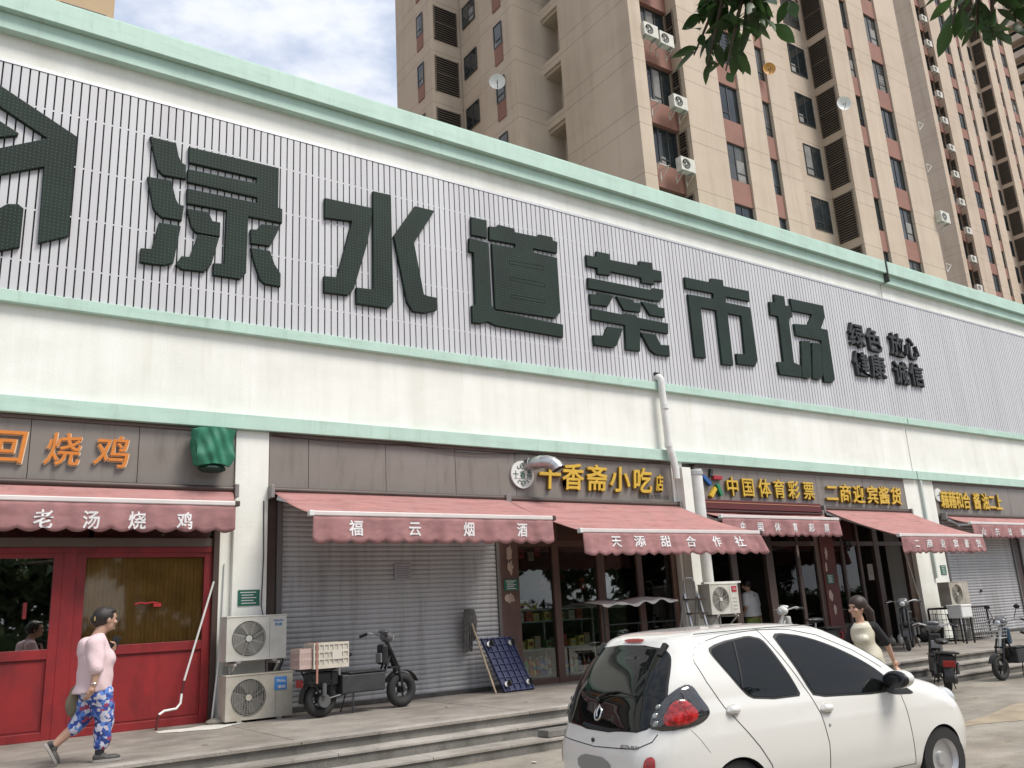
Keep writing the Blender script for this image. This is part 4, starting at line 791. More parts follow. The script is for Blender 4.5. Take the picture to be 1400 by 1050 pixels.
for i in range(6): u=.02+.96*i/5; slab(u-.012,u+.012,0,1,0,.022)
for i in range(9): v=.02+.96*i/8; slab(0,1,v-.007,v+.007,0,.018)
m.build('ribs',M('trolley_rib',(.014,.022,.085),.5,.15,6),tr)
for (u,v) in ((.14,.12),(.86,.12),(.14,.86),(.86,.86)):
    m=MB(); c=TP(u,v,.02); m.cyl(c,TP(u,v,.05),.045,n=10); m.build('caster_plate',alu,tr)
    m=MB(); c=TP(u+.04,v,.09); ax=Vector((1,0,0)); m.cyl(c-ax*.014,c+ax*.014,.048,n=16); m.build('wheel',rubber,tr)
# ---------------- towers ----------------
beige=M('tower_beige',(.50,.405,.315),.8,.05,.35,.1,20,dirt=(.455,.365,.285),streak=True); grime(beige,(1.2,1.2,.10),.36,.5,(.91,.90,.885)); grime(beige,(.25,.25,.5),.38,.55,(.93,.92,.91))
def seams(m):
    t=m.node_tree; b=t.nodes['Principled BSDF']; g=N(t,'ShaderNodeNewGeometry'); sp=N(t,'ShaderNodeSeparateXYZ'); L(t,g.outputs['Position'],sp.inputs[0])
    res=None
    for off in (20.98,20.26):
        a=N(t,'ShaderNodeMath',operation='SUBTRACT'); a.inputs[1].default_value=off-295; L(t,sp.outputs[2],a.inputs[0])
        q=N(t,'ShaderNodeMath',operation='DIVIDE'); q.inputs[1].default_value=2.95; L(t,a.outputs[0],q.inputs[0]); f=N(t,'ShaderNodeMath',operation='FRACT'); L(t,q.outputs[0],f.inputs[0])
        l=N(t,'ShaderNodeMath',operation='LESS_THAN'); l.inputs[1].default_value=.011; L(t,f.outputs[0],l.inputs[0])
        if res is None: res=l
        else:
            x=N(t,'ShaderNodeMath',operation='MAXIMUM'); L(t,res.outputs[0],x.inputs[0]); L(t,l.outputs[0],x.inputs[1]); res=x
    mm=N(t,'ShaderNodeMix',data_type='RGBA',blend_type='MULTIPLY'); mm.inputs[7].default_value=(.62,.60,.58,1)
    L(t,b.inputs['Base Color'].links[0].from_socket,mm.inputs[6]); L(t,res.outputs[0],mm.inputs[0]); L(t,mm.outputs[2],b.inputs['Base Color'])
seams(beige)
spand=M('tower_redbrown',(.26,.125,.095),.8,.10,.8); winf=M('window_frame_dark',(.05,.052,.05),.4,.1)
def wglass(name,c,r=.05):
    m=M(name,c,r,.35,.9,0); return m
wg=[wglass('tower_glass_a',(.035,.042,.045)),wglass('tower_glass_b',(.075,.075,.07)),wglass('tower_glass_c',(.022,.028,.03))]
curt=M('curtain_pale',(.26,.25,.24),.9,.25,1.5); louv=M('louver_brown',(.15,.115,.085),.6,.1,2); voidm=M('louver_void',(.020,.017,.014),.9,0)
WM={}
def window(par,w,h,x,y,z,face='f',bars=False,rr=random):
    """window whose lower left corner is x,y,z, facing -Y ('f') or -X ('s')"""
    k=(round(w,2),round(h,2),bars,rr.randrange(3))
    if k not in WM:
        f=.05; m=MB(); m.box(0,w,0,.05,0,f); m.box(0,w,0,.05,h-f,h); m.box(0,f,0,.05,f,h-f); m.box(w-f,w,0,.05,f,h-f)
        if w>.9: m.box(w*.5-.025,w*.5+.025,.001,.049,f,h-f); m.box(f,w*.5-.025,.001,.049,h*.22,h*.22+.04) if k[3]!=1 else m.box(w*.5+.025,w-f,.001,.049,h*.25,h*.25+.04)
        else: m.box(f,w-f,.001,.049,h*.27,h*.27+.04)
        if bars:
            for i in range(9): zz=h*.1+h*.8*i/8; m.box(w*.52,w-f,-.03,-.015,zz,zz+.015)
        pm=MB(); pm.add([(f,.03,f),(w-f,.03,f),(w-f,.03,h-f),(f,.03,h-f)],[(0,1,2,3)])
        cm=MB(); a,b_=((f,w*.42),(w*.55,w*.9),(f,w*.3))[k[3]]; cm.add([(a,.028,f),(b_,.028,f),(b_,.028,h*(.95,.6,.3)[k[3]]),(a,.028,h*(.95,.6,.3)[k[3]])],[(0,1,2,3)])
        def mesh(mb,nm,mt):
            o=mb.build(nm,mt,None,fix=False); me=o.data; bpy.data.objects.remove(o); return me
        WM[k]=(mesh(m,'window',winf),mesh(pm,'pane',wg[k[3]]),mesh(cm,'curtain',curt))
    a,b_,c=WM[k]
    o=bpy.data.objects.new('window',a); COL.objects.link(o); o.parent=par; o.location=(x,y,z)
    if face=='s': o.rotation_euler=(0,0,-math.pi/2)
    q=bpy.data.objects.new('pane',b_); COL.objects.link(q); q.parent=o
    if rr.random()<.6: q=bpy.data.objects.new('curtain',c); COL.objects.link(q); q.parent=o
def louver(par,x,y,z,w,h,face='f',tilt=1,step=.13):
    m=MB()
    if 1:
        m.mat(1).box(0,w,.06,.07,0,h).mat(0); 
        n=int(h/step)
        for i in range(n): zz=h*(i+.5)/n; m.add([(.03,0,zz-.035),(w-.03,0,zz-.035),(w-.03,.055,zz+.03),(.03,.055,zz+.03),(.03,0,zz-.02),(w-.03,0,zz-.02),(w-.03,.055,zz+.045),(.03,.055,zz+.045)],[(0,1,2,3),(7,6,5,4),(0,4,5,1)])
        m.box(0,w,-.01,.05,h*.5-.02,h*.5+.02); m.box(0,.03,-.01,.06,0,h); m.box(w-.03,w,-.01,.06,0,h)
    o=m.build('louver',[louv,voidm],par,world=False,fix=False); o.location=(x,y,z)
    if face=='s': o.rotation_euler=(0,0,-math.pi/2)
    return o
bracket_m=M('bracket_white',(.55,.52,.48),.5,.15)
def tower(name,label,ox,oy,dz,z0,z1,right=True,seed=1,gable=True):
    rr=random.Random(seed); t=thing(name,label,'apartment tower',(ox,oy,0)); P=2.95
    lv=[18.05+P*k+dz for k in range(-1,30) if z0-3<18.05+P*k+dz<z1]
    def bx(nm,mt,*b): return MB().box(*b).build(nm,mt,t,world=False)
    D=.9
    for nm,a,b_ in (('p',0,.69),('p',2.94,5.14),('p',6.50,8.04),('p',8.72,10.21),('p',14.47,15.96),('p',16.64,18.18),('p',19.54,21.68)): bx('pier',beige,a,b_,0,2.5 if a in(2.94,) else (2.5),0,z1)
    bx('niche_back',beige,.69,2.94,.86,2.5,0,z1); bx('recess_back',beige,10.21,14.47,1.40,2.5,0,z1)
    W_=((5.14,6.50,0),(8.04,8.72,0),(15.96,16.64,0),(18.18,19.54,0))
    for T in lv:
        for a,b_,k in W_:
            MB().box(a,b_,.09,.5,T-P,T-1.83).build('spandrel',spand,t,world=False)
            window(t,b_-a,1.83,a,.16,T-1.83,bars=(rr.random()<.3 and b_-a>1),rr=rr)
        MB().box(.69,2.94,.60,.86,T-P,T-1.88).build('spandrel',spand,t,world=False)
        window(t,1.08,1.88,.76,.81,T-1.88,rr=rr); window(t,1.08,1.88,1.84,.81,T-1.88,rr=rr)
        louver(t,2.865,.66,T-1.75,.45,1.65,'s')
        for a in (10.45,12.80): window(t,1.36,1.75,a,1.36,T-1.95,rr=rr)
        louver(t,14.395,1.26,T-2.5,1.1,2.5,'s')
        MB().box(14.42,14.47,1.26,1.40,T-P,T).build('jamb',beige,t,world=False)
    for nm,a,b_ in W_: bx('wall_core',voidm,nm,a,.5,2.4,0,z1)
    # gable side, stepped back from the corner
    if gable:
        bx('gable_wall',beige,0,.5,2.5,4.54,0,z1); bx('gable_wall',beige,-1.61,0,5.84,8.65,0,z1); bx('recess_wall',beige,1.0,1.3,4.54,5.84,0,z1)
        bx('gable_wall',beige,0.0,6,5.84,16,0,z1); bx('gable_wall',beige,-1.5,0,8.65,10.54,0,z1); bx('gable_wall',beige,-3.25,0,10.62,14.3,0,z1)
        for T in lv:
            S_=T+2.0-.05
            bx('balcony_band',beige,.002,.12,4.54,5.84,S_-P,S_-2.42); bx('balcony_slab',beige,.12,1.0,4.54,5.84,S_-.14,S_-.0)
            window(t,.5,1.5,.93,5.6,S_-2.0,'s',rr=rr)
            G_=T+1.95
            MB().box(-1.66,-1.60,6.74,7.40,G_-2.15,G_-1.25).build('spandrel',spand,t,world=False); window(t,.66,1.25,-1.68,7.40,G_-1.25,'s',rr=rr)
            window(t,1.15,1.25,-1.57,10.25,G_-1.15,'s',rr=rr)
            louver(t,-3.05,10.54,G_-2.0,1.35,2.0,'f')
            MB().box(-3.30,-3.24,11.35,11.95,G_-2.15+.1,G_-1.25).build('spandrel',spand,t,world=False); window(t,.6,1.25,-3.32,11.95,G_-1.25,'s',rr=rr)
    return t,lv
t1,lv1=tower('apartment_tower','nearest beige apartment tower with red-brown window bands rising behind the mint cornice',22.36,21.76,0,14,44,seed=3)
t2,lv2=tower('apartment_tower','farther beige apartment tower right of the nearest one, seen with many small windows',78.46,37.0,1.1,26,86,seed=9)
MB().box(22.36+6,44.0,24.26,36,0,44).build('rear_block',beige,t1); MB().box(78.5+6,100.1,39.5,52,0,86).build('rear_block',beige,t2)
# far right block with balconies
t3=thing('apartment_tower','far beige block at the top right edge with stacked balconies facing left','apartment tower',(150,48,0))
MB().box(139,156,40,54,0,135).build('wall',beige,t3)
for k in range(20,44):
    z=2.95*k
    for (a,b_) in ((40.6,45.2),(46.6,52.5)):
        MB().box(137.3,139,a,b_,z,z+1.05).build('balcony',beige,t3); MB().box(138.9,138.98,a+.2,b_-.2,z+1.05,z+2.6).build('window',wg[2],t3)
t0=thing('apartment_tower','slim sandy orange block peeping over the cornice at the top left','apartment tower',(2,32,0))
sandw=M('sandy_wall',(.46,.33,.20),.8,.06,.5)
MB().box(-8,4.30,30.0,44,0,38).build('wall',sandw,t0)
for k in range(6,13):
    z=2.95*k+1.2; MB().box(1.7,2.25,29.97,30.0,z,z+1.6).build('brown_band',spand,t0); window(t0,1.5,1.6,2.55-2,29.96-32,z)
# wall-mounted outdoor units and brackets on the towers
def arm(x,y,z,i,lab,face=1):
    t=thing('empty_bracket',lab,'bracket',(x,y,z),'empty unit brackets on the near tower'); 
    for dx in (0,.5): m=MB(); m.beam((dx,0,0),(dx,.5,0),.035); m.beam((dx,.5,0),(dx,.5,-.5),.035); m.beam((dx,.02,-.02),(dx,.48,-.45),.028); m.build('arm',bracket_m,t,world=False)
    MB().beam((0,.1,.02),(.5,.1,.02),.03).build('crossbar',bracket_m,t,world=False)
q=0
for z,x,lab in ((24.55,23.45,'outdoor unit left of a pair high in the near tower niche'),(24.45,24.35,'outdoor unit right of a pair high in the near tower niche'),(21.55,24.75,'single outdoor unit in the near tower niche under a bare bracket pair'),(18.65,24.75,'lowest outdoor unit in the near tower niche just above the cornice'),(27.6,24.2,'outdoor unit at the top edge of the photo in the near tower niche')):
    ac_unit(lab,(x,21.72+.05,z),w=.80,h=.60,lite=True,group='outdoor units on the near tower')
arm(23.15,21.75,21.6,0,'empty bracket left of the single unit in the near tower niche'); arm(23.25,21.75,18.7,1,'lowest empty bracket in the near tower niche')
for i,z in enumerate((26.6,24.0,21.05,18.1)):
    t=thing('empty_bracket','empty bracket on the right edge of the near tower, number %s down'%('one','two','three','four')[i],'bracket',(44.1,21.6,z+.3),'empty unit brackets on the near tower')
    t['label']=['highest','second highest','third highest','lowest'][i]+' empty bracket on the right edge of the near tower'
    for dy in (.1,.6): m=MB(); m.beam((0,dy,0),(.55,dy,0),.035); m.beam((.0,dy,-.5),(.5,dy,-.02),.03); m.beam((0,dy,0),(0,dy,-.5),.03); m.build('arm',bracket_m,t,world=False)
ac_unit('outdoor unit hanging from the right edge of the near tower',(44.45,21.55,20.75),rz=0,w=.85,h=.62,lite=True,group='outdoor units on the near tower')
rk=['lowest','second lowest','third lowest','fourth','fifth','sixth','seventh','eighth','ninth','tenth','eleventh','twelfth','thirteenth','fourteenth']
j=0
for T in lv2:
    if T<30 or T>62: continue
    j+=1; ac_unit('%s small outdoor unit in the farther tower niche counting upward'%rk[min(13,j-1)],(80.3+(.25 if j%3==0 else 0),37.0-.02,T-2.55),w=.95,h=.65,lite=True,group='outdoor units on the farther tower')
# satellite dishes
def dish(x,y,z,label,r=.38,mat=None,rz=0,aim=(-.55,-.8,-.12)):
    t=thing('satellite_dish',label,'satellite dish',(x,y,z)); a=Vector(aim).normalized(); u,v,d=frame(a)
    m=MB(); m.lathe([(0,-.02),(r*.4,0),(r*.75,.045),(r,.10),(r*1.01,.09),(r*.75,.03),(.0,-.04)],(0,0,0),a,22); m.build('reflector',mat or whitep,t,smooth=True,world=False,fix=False)
    m=MB(); m.tube([(0,0,-r*.9),a*r*.9+Vector((0,0,-r*.1))],.015); m.tube([(0,0,0),a*-.25],.03); m.build('feed_arm',black,t,world=False)
dish(20.45,28.7,25.5,'white satellite dish beside a narrow window on the left side of the near tower')
dish(30.9,21.5,25.5,'orange satellite dish by a narrow window below the hanging leaves',.30,M('dish_orange',(.55,.28,.06),.5,.2,5))
dish(36.3,21.3,25.3,'white satellite dish at the edge of the slatted recess of the near tower',.36)
# ---------------- car ----------------
CARP=(5.009,5.289,R(-7.0),.93)
car=thing('parked_car','white small hatchback with tinted windows parked in front of the steps','car',(CARP[0],CARP[1],0),rz=CARP[2]); car.scale=(CARP[3],)*3
paint=M('white_paint',(.70,.69,.655),.24,.015,1.5,coat=.8); tint=M('tinted_glass',(.006,.007,.007),.02,0,spec=.38); gloss=M('gloss_black',(.012,.012,.013),.10,0)
seal=M('seal_black',(.012,.012,.012),.5,0); gap=M('panel_gap',(.035,.033,.03),.7,0)
Zk=[.18,.28,.40,.50,.62,.72,.80,.88,.93,.98,1.04,1.12,1.22,1.32,1.40,1.45,1.485,1.503]
XR=[-.50,-.64,-.70,-.71,-.70,-.665,-.64,-.61,-.59,-.57,-.54,-.485,-.405,-.31,-.235,-.15,.06,.55]
XF=[2.92,3.02,3.05,3.05,3.02,2.97,2.88,2.72,2.55,2.36,2.24,2.11,1.93,1.73,1.56,1.43,1.27,1.05]
WW=[.72,.775,.80,.812,.815,.812,.80,.785,.77,.753,.738,.715,.675,.632,.592,.558,.49,.30]
NN=[5.5,5.5,5.5,5.5,5.4,5.3,5.2,5.2,5.2,5.3,5.5,5.8,6.0,6.0,5.8,5.2,4.0,2.8]
def sm(z,T): 
    # monotone smooth interpolation
    z=min(max(z,Zk[0]),Zk[-1]); i=min(len(Zk)-2,max(0,int(np.searchsorted(Zk,z))-1)); h=Zk[i+1]-Zk[i]; t=(z-Zk[i])/h
    def sl(j):
        if j<=0 or j>=len(Zk)-1: j=min(max(j,1),len(Zk)-2)
        return (T[j+1]-T[j-1])/(Zk[j+1]-Zk[j-1])
    a,b=sl(i),sl(i+1); d=(T[i+1]-T[i])/h
    if a*d<=0: a=0
    else: a=math.copysign(min(abs(a),3*abs(d)),d)
    if b*d<=0: b=0
    else: b=math.copysign(min(abs(b),3*abs(d)),d)
    return (2*t**3-3*t**2+1)*T[i]+(t**3-2*t**2+t)*h*a+(-2*t**3+3*t**2)*T[i+1]+(t**3-t**2)*h*b
def carc(z): xr,xf=sm(z,XR),sm(z,XF); return (xr+xf)/2,(xf-xr)/2,sm(z,WW),sm(z,NN)
def crease(z): return .010*math.exp(-((z-.80)/.035)**2)
def sideY(x,z):
    xc,a,w,n=carc(z); t=min(.9999,abs((x-xc)/a)); return w*(1-t**n)**(1/n)
def rearX(y,z):
    xc,a,w,n=carc(z); t=min(.9999,abs(y/w)); return xc-a*(1-t**n)**(1/n)
def frontX(y,z):
    xc,a,w,n=carc(z); t=min(.9999,abs(y/w)); return xc+a*(1-t**n)**(1/n)
m=MB(); na=120; zs=[.18+(1.503-.18)*k/95 for k in range(96)]
for z in zs:
    xc,a,w,n=carc(z)
    for i in range(na):
        th=2*math.pi*i/na; c,s_=math.cos(th),math.sin(th)
        m.v.append((xc+a*math.copysign(abs(c)**(2/n),c),w*math.copysign(abs(s_)**(2/n),s_),z))
m.f=[(j*na+i,j*na+(i+1)%na,(j+1)*na+(i+1)%na,(j+1)*na+i) for j in range(95) for i in range(na)]+[tuple(range(na-1,-1,-1)),tuple(range(95*na,96*na))]
m.m=[0]*len(m.f)
body=m.build('body',[paint,M('arch_dark',(.012,.012,.012),.9,0)],car,smooth=True,world=False)
cutm=MB()
for x in (.09,2.43):
    for s_ in (1,-1): cutm.cyl((x,s_*.55,.255),(x,s_*1.0,.255),.305,n=40)
cut=cutm.build('cutter',M('arch_dark',(.012,.012,.012)),None); cut.parent=None
bo=body.modifiers.new('arches','BOOLEAN'); bo.operation='DIFFERENCE'; bo.object=cut; bo.solver='EXACT'
cut.matrix_world=Matrix.Translation((CARP[0],CARP[1],0))@Matrix.Rotation(CARP[2],4,'Z')@Matrix.Scale(CARP[3],4)
bpy.context.view_layer.update()
dg=bpy.context.evaluated_depsgraph_get(); me=bpy.data.meshes.new_from_object(body.evaluated_get(dg)); body.modifiers.clear(); body.data=me; bpy.data.objects.remove(cut)
me.polygons.foreach_set('use_smooth',[True]*len(me.polygons)); me.set_sharp_from_angle(angle=R(42))
def span(P,z):
    xs=[]
    for i in range(len(P)):
        (a,b),(c,d)=P[i],P[(i+1)%len(P)]
        if (b-z)*(d-z)<0 or b==z: 
            if d!=b: xs.append(a+(c-a)*(z-b)/(d-b))
    return (min(xs),max(xs)) if len(xs)>=2 else None
def patch(P,mat,name,off,fn='side',sgn=-1,nz=22,nx=16,par=None,rnd=2):
    P=chaikin(P,rnd); z0,z1=min(p[1] for p in P),max(p[1] for p in P); m=MB(); vs=[]
    for j in range(nz+1):
        z=z0+(z1-z0)*(.003+.994*j/nz); a,b=span(P,z)
        for i in range(nx+1):
            u=a+(b-a)*i/nx
            if fn=='side':
                e=.01; y=sideY(u,z); dx=(sideY(u+e,z)-y)/e; dz=(sideY(u,z+e)-sideY(u,z-e))/(2*e); nv=Vector((-dx,1,-dz)).normalized()*off
                vs.append((u+nv.x,sgn*(y+nv.y),z+nv.z))
            elif fn=='rear': 
                e=.01; x=rearX(u,z); dz=(rearX(u,z+e)-rearX(u,z-e))/(2*e); dy=(rearX(u+e,z)-rearX(u-e,z))/(2*e); nv=Vector((-1,dy,dz)).normalized()*off
                vs.append((x+nv.x,u+nv.y,z+nv.z))
            else:
                x=frontX(u,z); vs.append((x+off,u,z+off*.3))
    m.add(vs,[(j*(nx+1)+i,j*(nx+1)+i+1,(j+1)*(nx+1)+i+1,(j+1)*(nx+1)+i) for j in range(nz) for i in range(nx)])
    return m.build(name,mat,par or car,smooth=True,world=False)
def line(pts,name='panel_gap',r=.0035,sgn=-1,mat=None,fn='side',par=None,off=.0003):
    m=MB(); Q=[]
    for (a,b),(c,d) in zip(pts[:-1],pts[1:]):
        k=max(2,int(math.hypot(c-a,d-b)/.03)); Q+=[(a+(c-a)*i/k,b+(d-b)*i/k) for i in range(k)]
    Q.append(pts[-1])
    m.tube([(u,sgn*(sideY(u,z)+off),z) if fn=='side' else (rearX(u,z)-off,u,z) for u,z in Q],r,6); return m.build(name,mat or gap,par or car,world=False)
for s_ in (-1,1):
    rw=[(.07,1.325),(.10,1.355),(.35,1.40),(.60,1.41),(.68,1.29),(.82,.955),(.80,.945),(.36,.95),(.26,1.02),(.09,1.27)]
    fw=[(.80,1.405),(.90,1.41),(1.07,1.385),(1.32,1.305),(1.59,1.18),(1.80,1.065),(1.91,.97),(1.92,.88),(1.00,.92),(.98,.94),(.79,1.39)]
    for P,nm in ((rw,'rear_side_window'),(fw,'front_side_window')):
        cx=sum(p[0] for p in P)/len(P); cz=sum(p[1] for p in P)/len(P)
        big=[(cx+(x-cx)*1.035+(.01 if x>cx else -.01),cz+(z-cz)*1.04+(.006 if z>cz else -.006)) for x,z in P]
        patch(big,seal,'window_seal',.0025,sgn=s_,rnd=2); patch(P,tint,nm,.006,sgn=s_,rnd=2)
    line([(.25,1.04),(.33,1.385)],'divider_bar',.010,s_,seal,off=.006)
    patch([(1.84,1.04),(2.15,.855),(2.15,.835),(1.80,.86),(1.78,.95)],seal,'mirror_base',.004,sgn=s_)
    # door gaps
    line([(1.90,1.075),(1.62,1.24),(1.27,1.385),(.99,1.445),(.64,1.463),(.24,1.44),(.02,1.40),(-.08,1.345),(-.115,1.26),(-.07,1.11),(.03,.92),(.16,.77),(.30,.61),(.40,.47),(.44,.34),(.46,.30)],r=.0035,sgn=s_)
    line([(.64,1.463),(.77,1.24),(.92,.95),(.99,.78),(1.03,.56),(1.02,.28)],r=.0035,sgn=s_)
    line([(1.98,.84),(2.0,.70),(2.02,.5),(2.05,.28)],r=.003,sgn=s_)
    line([(.46,.30),(.52,.28),(1.02,.265),(2.05,.28)],r=.003,sgn=s_)
    line([(-.30,.79),(-.24,.72),(-.17,.62)],r=.0022,sgn=s_,mat=M('seam_faint',(.35,.34,.32),.6,0))
    # handles
    for hx,hz in ((.10,.875),(1.06,.80)):
        y=sideY(hx,hz); 
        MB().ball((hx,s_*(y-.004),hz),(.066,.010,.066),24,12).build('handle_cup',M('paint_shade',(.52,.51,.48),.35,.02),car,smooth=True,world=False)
        m=MB(); m.tube([(hx-.062,s_*(y+.006),hz+.012),(hx-.035,s_*(y+.014),hz+.022),(hx+.035,s_*(y+.014),hz+.022),(hx+.062,s_*(y+.006),hz+.012)],[.010,.030,.030,.010],12); m.build('door_handle',paint,car,smooth=True,world=False)
    MB().lathe([(0,0),(.013,0),(.013,.004),(0,.004)],(1.06,s_*(sideY(1.06,.69)-.001),.69),(0,s_,0),12).build('keyhole',M('seam_grey',(.25,.25,.23)),car,world=False)
    # mirrors
    mi=MB(); mi.ball((1.85,s_*.90,.985),(.075,.13,.075),20,12); mi.v=[(x+(.02 if x>1.85 else -.0),y,z+.15*(abs(y)-.9)*.3) for x,y,z in mi.v]
    mo_=mi.build('wing_mirror',paint,car,smooth=True,world=False)
    MB().ball((1.782,s_*.90,.985),(.012,.112,.062),20,12).build('mirror_glass',M('mirror_glass',(.03,.03,.035),.05,0,metal=.4),mo_,smooth=True,world=False)
    mr=MB(); mr.ball((1.815,s_*.90,.985),(.05,.128,.073),20,12); mr.build('mirror_rim',black,mo_,smooth=True,world=False)
    MB().beam((1.93,s_*.72,.93),(1.90,s_*.84,.965),.06,.04).build('mirror_arm',black,mo_,world=False)
    # tail lights: teardrop wrapping round the corner
    def tl(k,off,nm,mat,cz=.925,par=None):
        m=MB(); vs=[]; nz,nx=22,22
        for j in range(nz+1):
            v=(j+.0)/nz; z=(.765+.335*v); 
            z=cz+(z-cz)*k
            vv=min(1,max(0,v)); half=.165*k*math.sin(math.pi*min(1,(1-vv)**.72))**.62 if 0<vv<1 else .001
            for i in range(nx+1):
                u=-1+2*i/nx
                # walk along the contour around the rear corner
                xc,a,w,n=carc(z); th0=math.pi-.62+.03*(z-.9); dth=half*3.0*u+.10*(z-.9)*0
                th=th0-dth; c,s2=math.cos(th),math.sin(th)
                X=xc+(a+off)*math.copysign(abs(c)**(2/n),c); Y=(w+off)*abs(s2)**(2/n)
                vs.append((X,s_*Y,z))
        m.add(vs,[(j*(nx+1)+i,j*(nx+1)+i+1,(j+1)*(nx+1)+i+1,(j+1)*(nx+1)+i) for j in range(nz) for i in range(nx)])
        return m.build(nm,mat,par or car,smooth=True,world=False)
    # (built by projected outline below)
    P_out=[(-.505,.80),(-.50,.90),(-.47,1.0),(-.36,1.10),(-.27,1.10),(-.17,1.0),(-.085,.90),(-.10,.85),(-.22,.785),(-.36,.765),(-.47,.765)]
# tail light built on the contour arc length, measured from the corner
def arcpt(z,s,off,sg):
    xc,a,w,n=carc(z); N_=160; best=[]; px=py=None; acc=0; pts=[]
    for i in range(N_+1):
        th=math.pi-(math.pi/2)*i/N_; c,q=math.cos(th),math.sin(th)
        X=xc+(a+off)*math.copysign(abs(c)**(2/n),c); Y=(w+off)*abs(q)**(2/n)
        if px is not None: acc+=math.hypot(X-px,Y-py)
        pts.append((acc,X,Y)); px,py=X,Y
    for k in range(1,len(pts)):
        if pts[k][0]>=s:
            a0,a1=pts[k-1],pts[k]; f=(s-a0[0])/max(1e-9,a1[0]-a0[0]); return (a0[1]+f*(a1[1]-a0[1]),sg*(a0[2]+f*(a1[2]-a0[2])),z)
    return (pts[-1][1],sg*pts[-1][2],z)
def arcpatch(P,off,nm,mat,sg,par=None,rnd=3,bulge=0):
    P=chaikin(P,rnd); z0,z1=min(p[1] for p in P),max(p[1] for p in P); m=MB(); vs=[]; nz,nx=20,18
    for j in range(nz+1):
        z=z0+(z1-z0)*(.004+.992*j/nz); a,b=span(P,z)
        for i in range(nx+1):
            e=min(1,4*(i/nx)*(1-i/nx))*min(1,4*(j/nz)*(1-j/nz)); vs.append(arcpt(z,a+(b-a)*i/nx,off+bulge*e**.5,sg))
    m.add(vs,[(j*(nx+1)+i,j*(nx+1)+i+1,(j+1)*(nx+1)+i+1,(j+1)*(nx+1)+i) for j in range(nz) for i in range(nx)])
    return m.build(nm,mat,par or car,smooth=True,world=False)
TLP=[(.59,.83),(.60,.91),(.65,1.00),(.73,1.08),(.80,1.11),(.87,1.09),(.97,1.0),(1.06,.92),(1.07,.87),(1.0,.82),(.86,.795),(.70,.79),(.61,.805)]
lens=M('lamp_red',(.42,.012,.012),.08,.5,22,.5,40,coat=1); smoke=M('lamp_smoke',(.035,.035,.038),.06,.3,20,coat=1); clearl=M('lamp_clear',(.32,.34,.33),.08,.3,30,metal=.5)
for sg in (-1,1):
    tlo=arcpatch(TLP,.004,'tail_light',smoke,sg,bulge=.030)
    arcpatch([(.72,.83),(.71,.92),(.76,1.0),(.84,1.02),(.94,.96),(1.0,.89),(.97,.84),(.85,.815)],.026,'red_lens',lens,sg,tlo,bulge=.016)
    for (s0,z0,r0) in ((.655,.96,.018),(.645,.90,.020),(.665,.845,.020)):
        arcpatch([(s0-r0,z0-r0),(s0+r0,z0-r0),(s0+r0,z0+r0),(s0-r0,z0+r0)],.026,'round_lens',clearl,sg,tlo,rnd=2,bulge=.006)
# hatch glass, frame, brake light, spoiler pads, badge
hh=[(.50,.78),(.585,.82),(.63,.90),(.625,1.05),(.565,1.24),(.48,1.355),(.28,1.385)]; hg=[(-a,b_) for a,b_ in hh]+[(0,1.39)]+hh[::-1]+[(.25,.765),(0,.76),(-.25,.765)]
patch([(x*1.025,.76+(z-.76)*1.014-.005) for x,z in hg],seal,'hatch_seal',.002,'rear',nz=30,nx=30,rnd=2)
patch(hg,tint,'hatch_window',.007,'rear',nz=30,nx=30,rnd=2)
patch([(-.14,1.405),(.14,1.405),(.14,1.432),(-.14,1.432)],M('brake_red',(.25,.015,.015),.3,0),'high_brake_light',.012,'rear',nz=6,nx=12,rnd=2)
for sg in (-1,1): MB().obox((rearX(sg*.44,1.36)-.012,sg*.445,1.355),(.045,.05,.12),(0,R(38),0)).build('spoiler_pad',seal,car,world=False,bev=.01)
line([(-.64,.77),(-.62,.72),(-.52,.67),(0,.645),(.52,.67),(.62,.72),(.64,.77)],r=.004,fn='rear',off=.0)

def rp(y,z,off=.012): return (rearX(y,z)-off,y,z)
bd=MB(); bd.tube([(rearX(.02+.045*math.cos(t),.885+.05*math.sin(t))-.014,.02+.045*math.cos(t),.885+.05*math.sin(t)) for t in [2*math.pi*i/22 for i in range(22)]],.0075,8,True); bd.tube([rp(.02,.93,.018),rp(.03,.895,.02),rp(.02,.86,.018)],.009,8); bd.tube([rp(.0,.925,.018),rp(.02,.95,.018),rp(.035,.925,.018)],.006,6); bd.build('badge',chrome,car,smooth=True,world=False)
wp=MB(); wp.tube([rp(.05,.985,.02),rp(.03,1.01,.03),rp(-.05,1.045,.03),rp(-.20,1.06,.025),rp(-.42,1.035,.018)],[.016,.014,.010,.008,.006],8); wp.tube([rp(.03,.99,.016),rp(-.10,1.025,.016),rp(-.42,1.02,.012)],.005,6); wp.ball(rp(.05,.985,.02),.026,10,8); wp.build('rear_wiper',black,car,smooth=True,world=False)
MB().cyl(rp(.03,.69,.0),rp(.03,.69,.014),.016,n=14).build('hatch_lock',black,car,world=False)
# lettering on the hatch
vs,fs=glyph('A',.0,.5)
tx=0
for ch in 'GCZ0-BNV':
    vs,fs=glyph(ch,.01,.5); mb=MB(); k=.034
    if vs:
        mb.add([(rearX(-.36-tx-v[0]*k,.655+v[1]*k)-.004-.003*(v[2]+.5),-.36-tx-v[0]*k,.668+v[1]*k) for v in vs],fs); mb.build('badge_letter',M('letter_grey',(.12,.12,.12),.3,0,metal=.6),car,world=False,fix=False)
        tx+=(max(v[0] for v in vs)-min(v[0] for v in vs))*k+.005
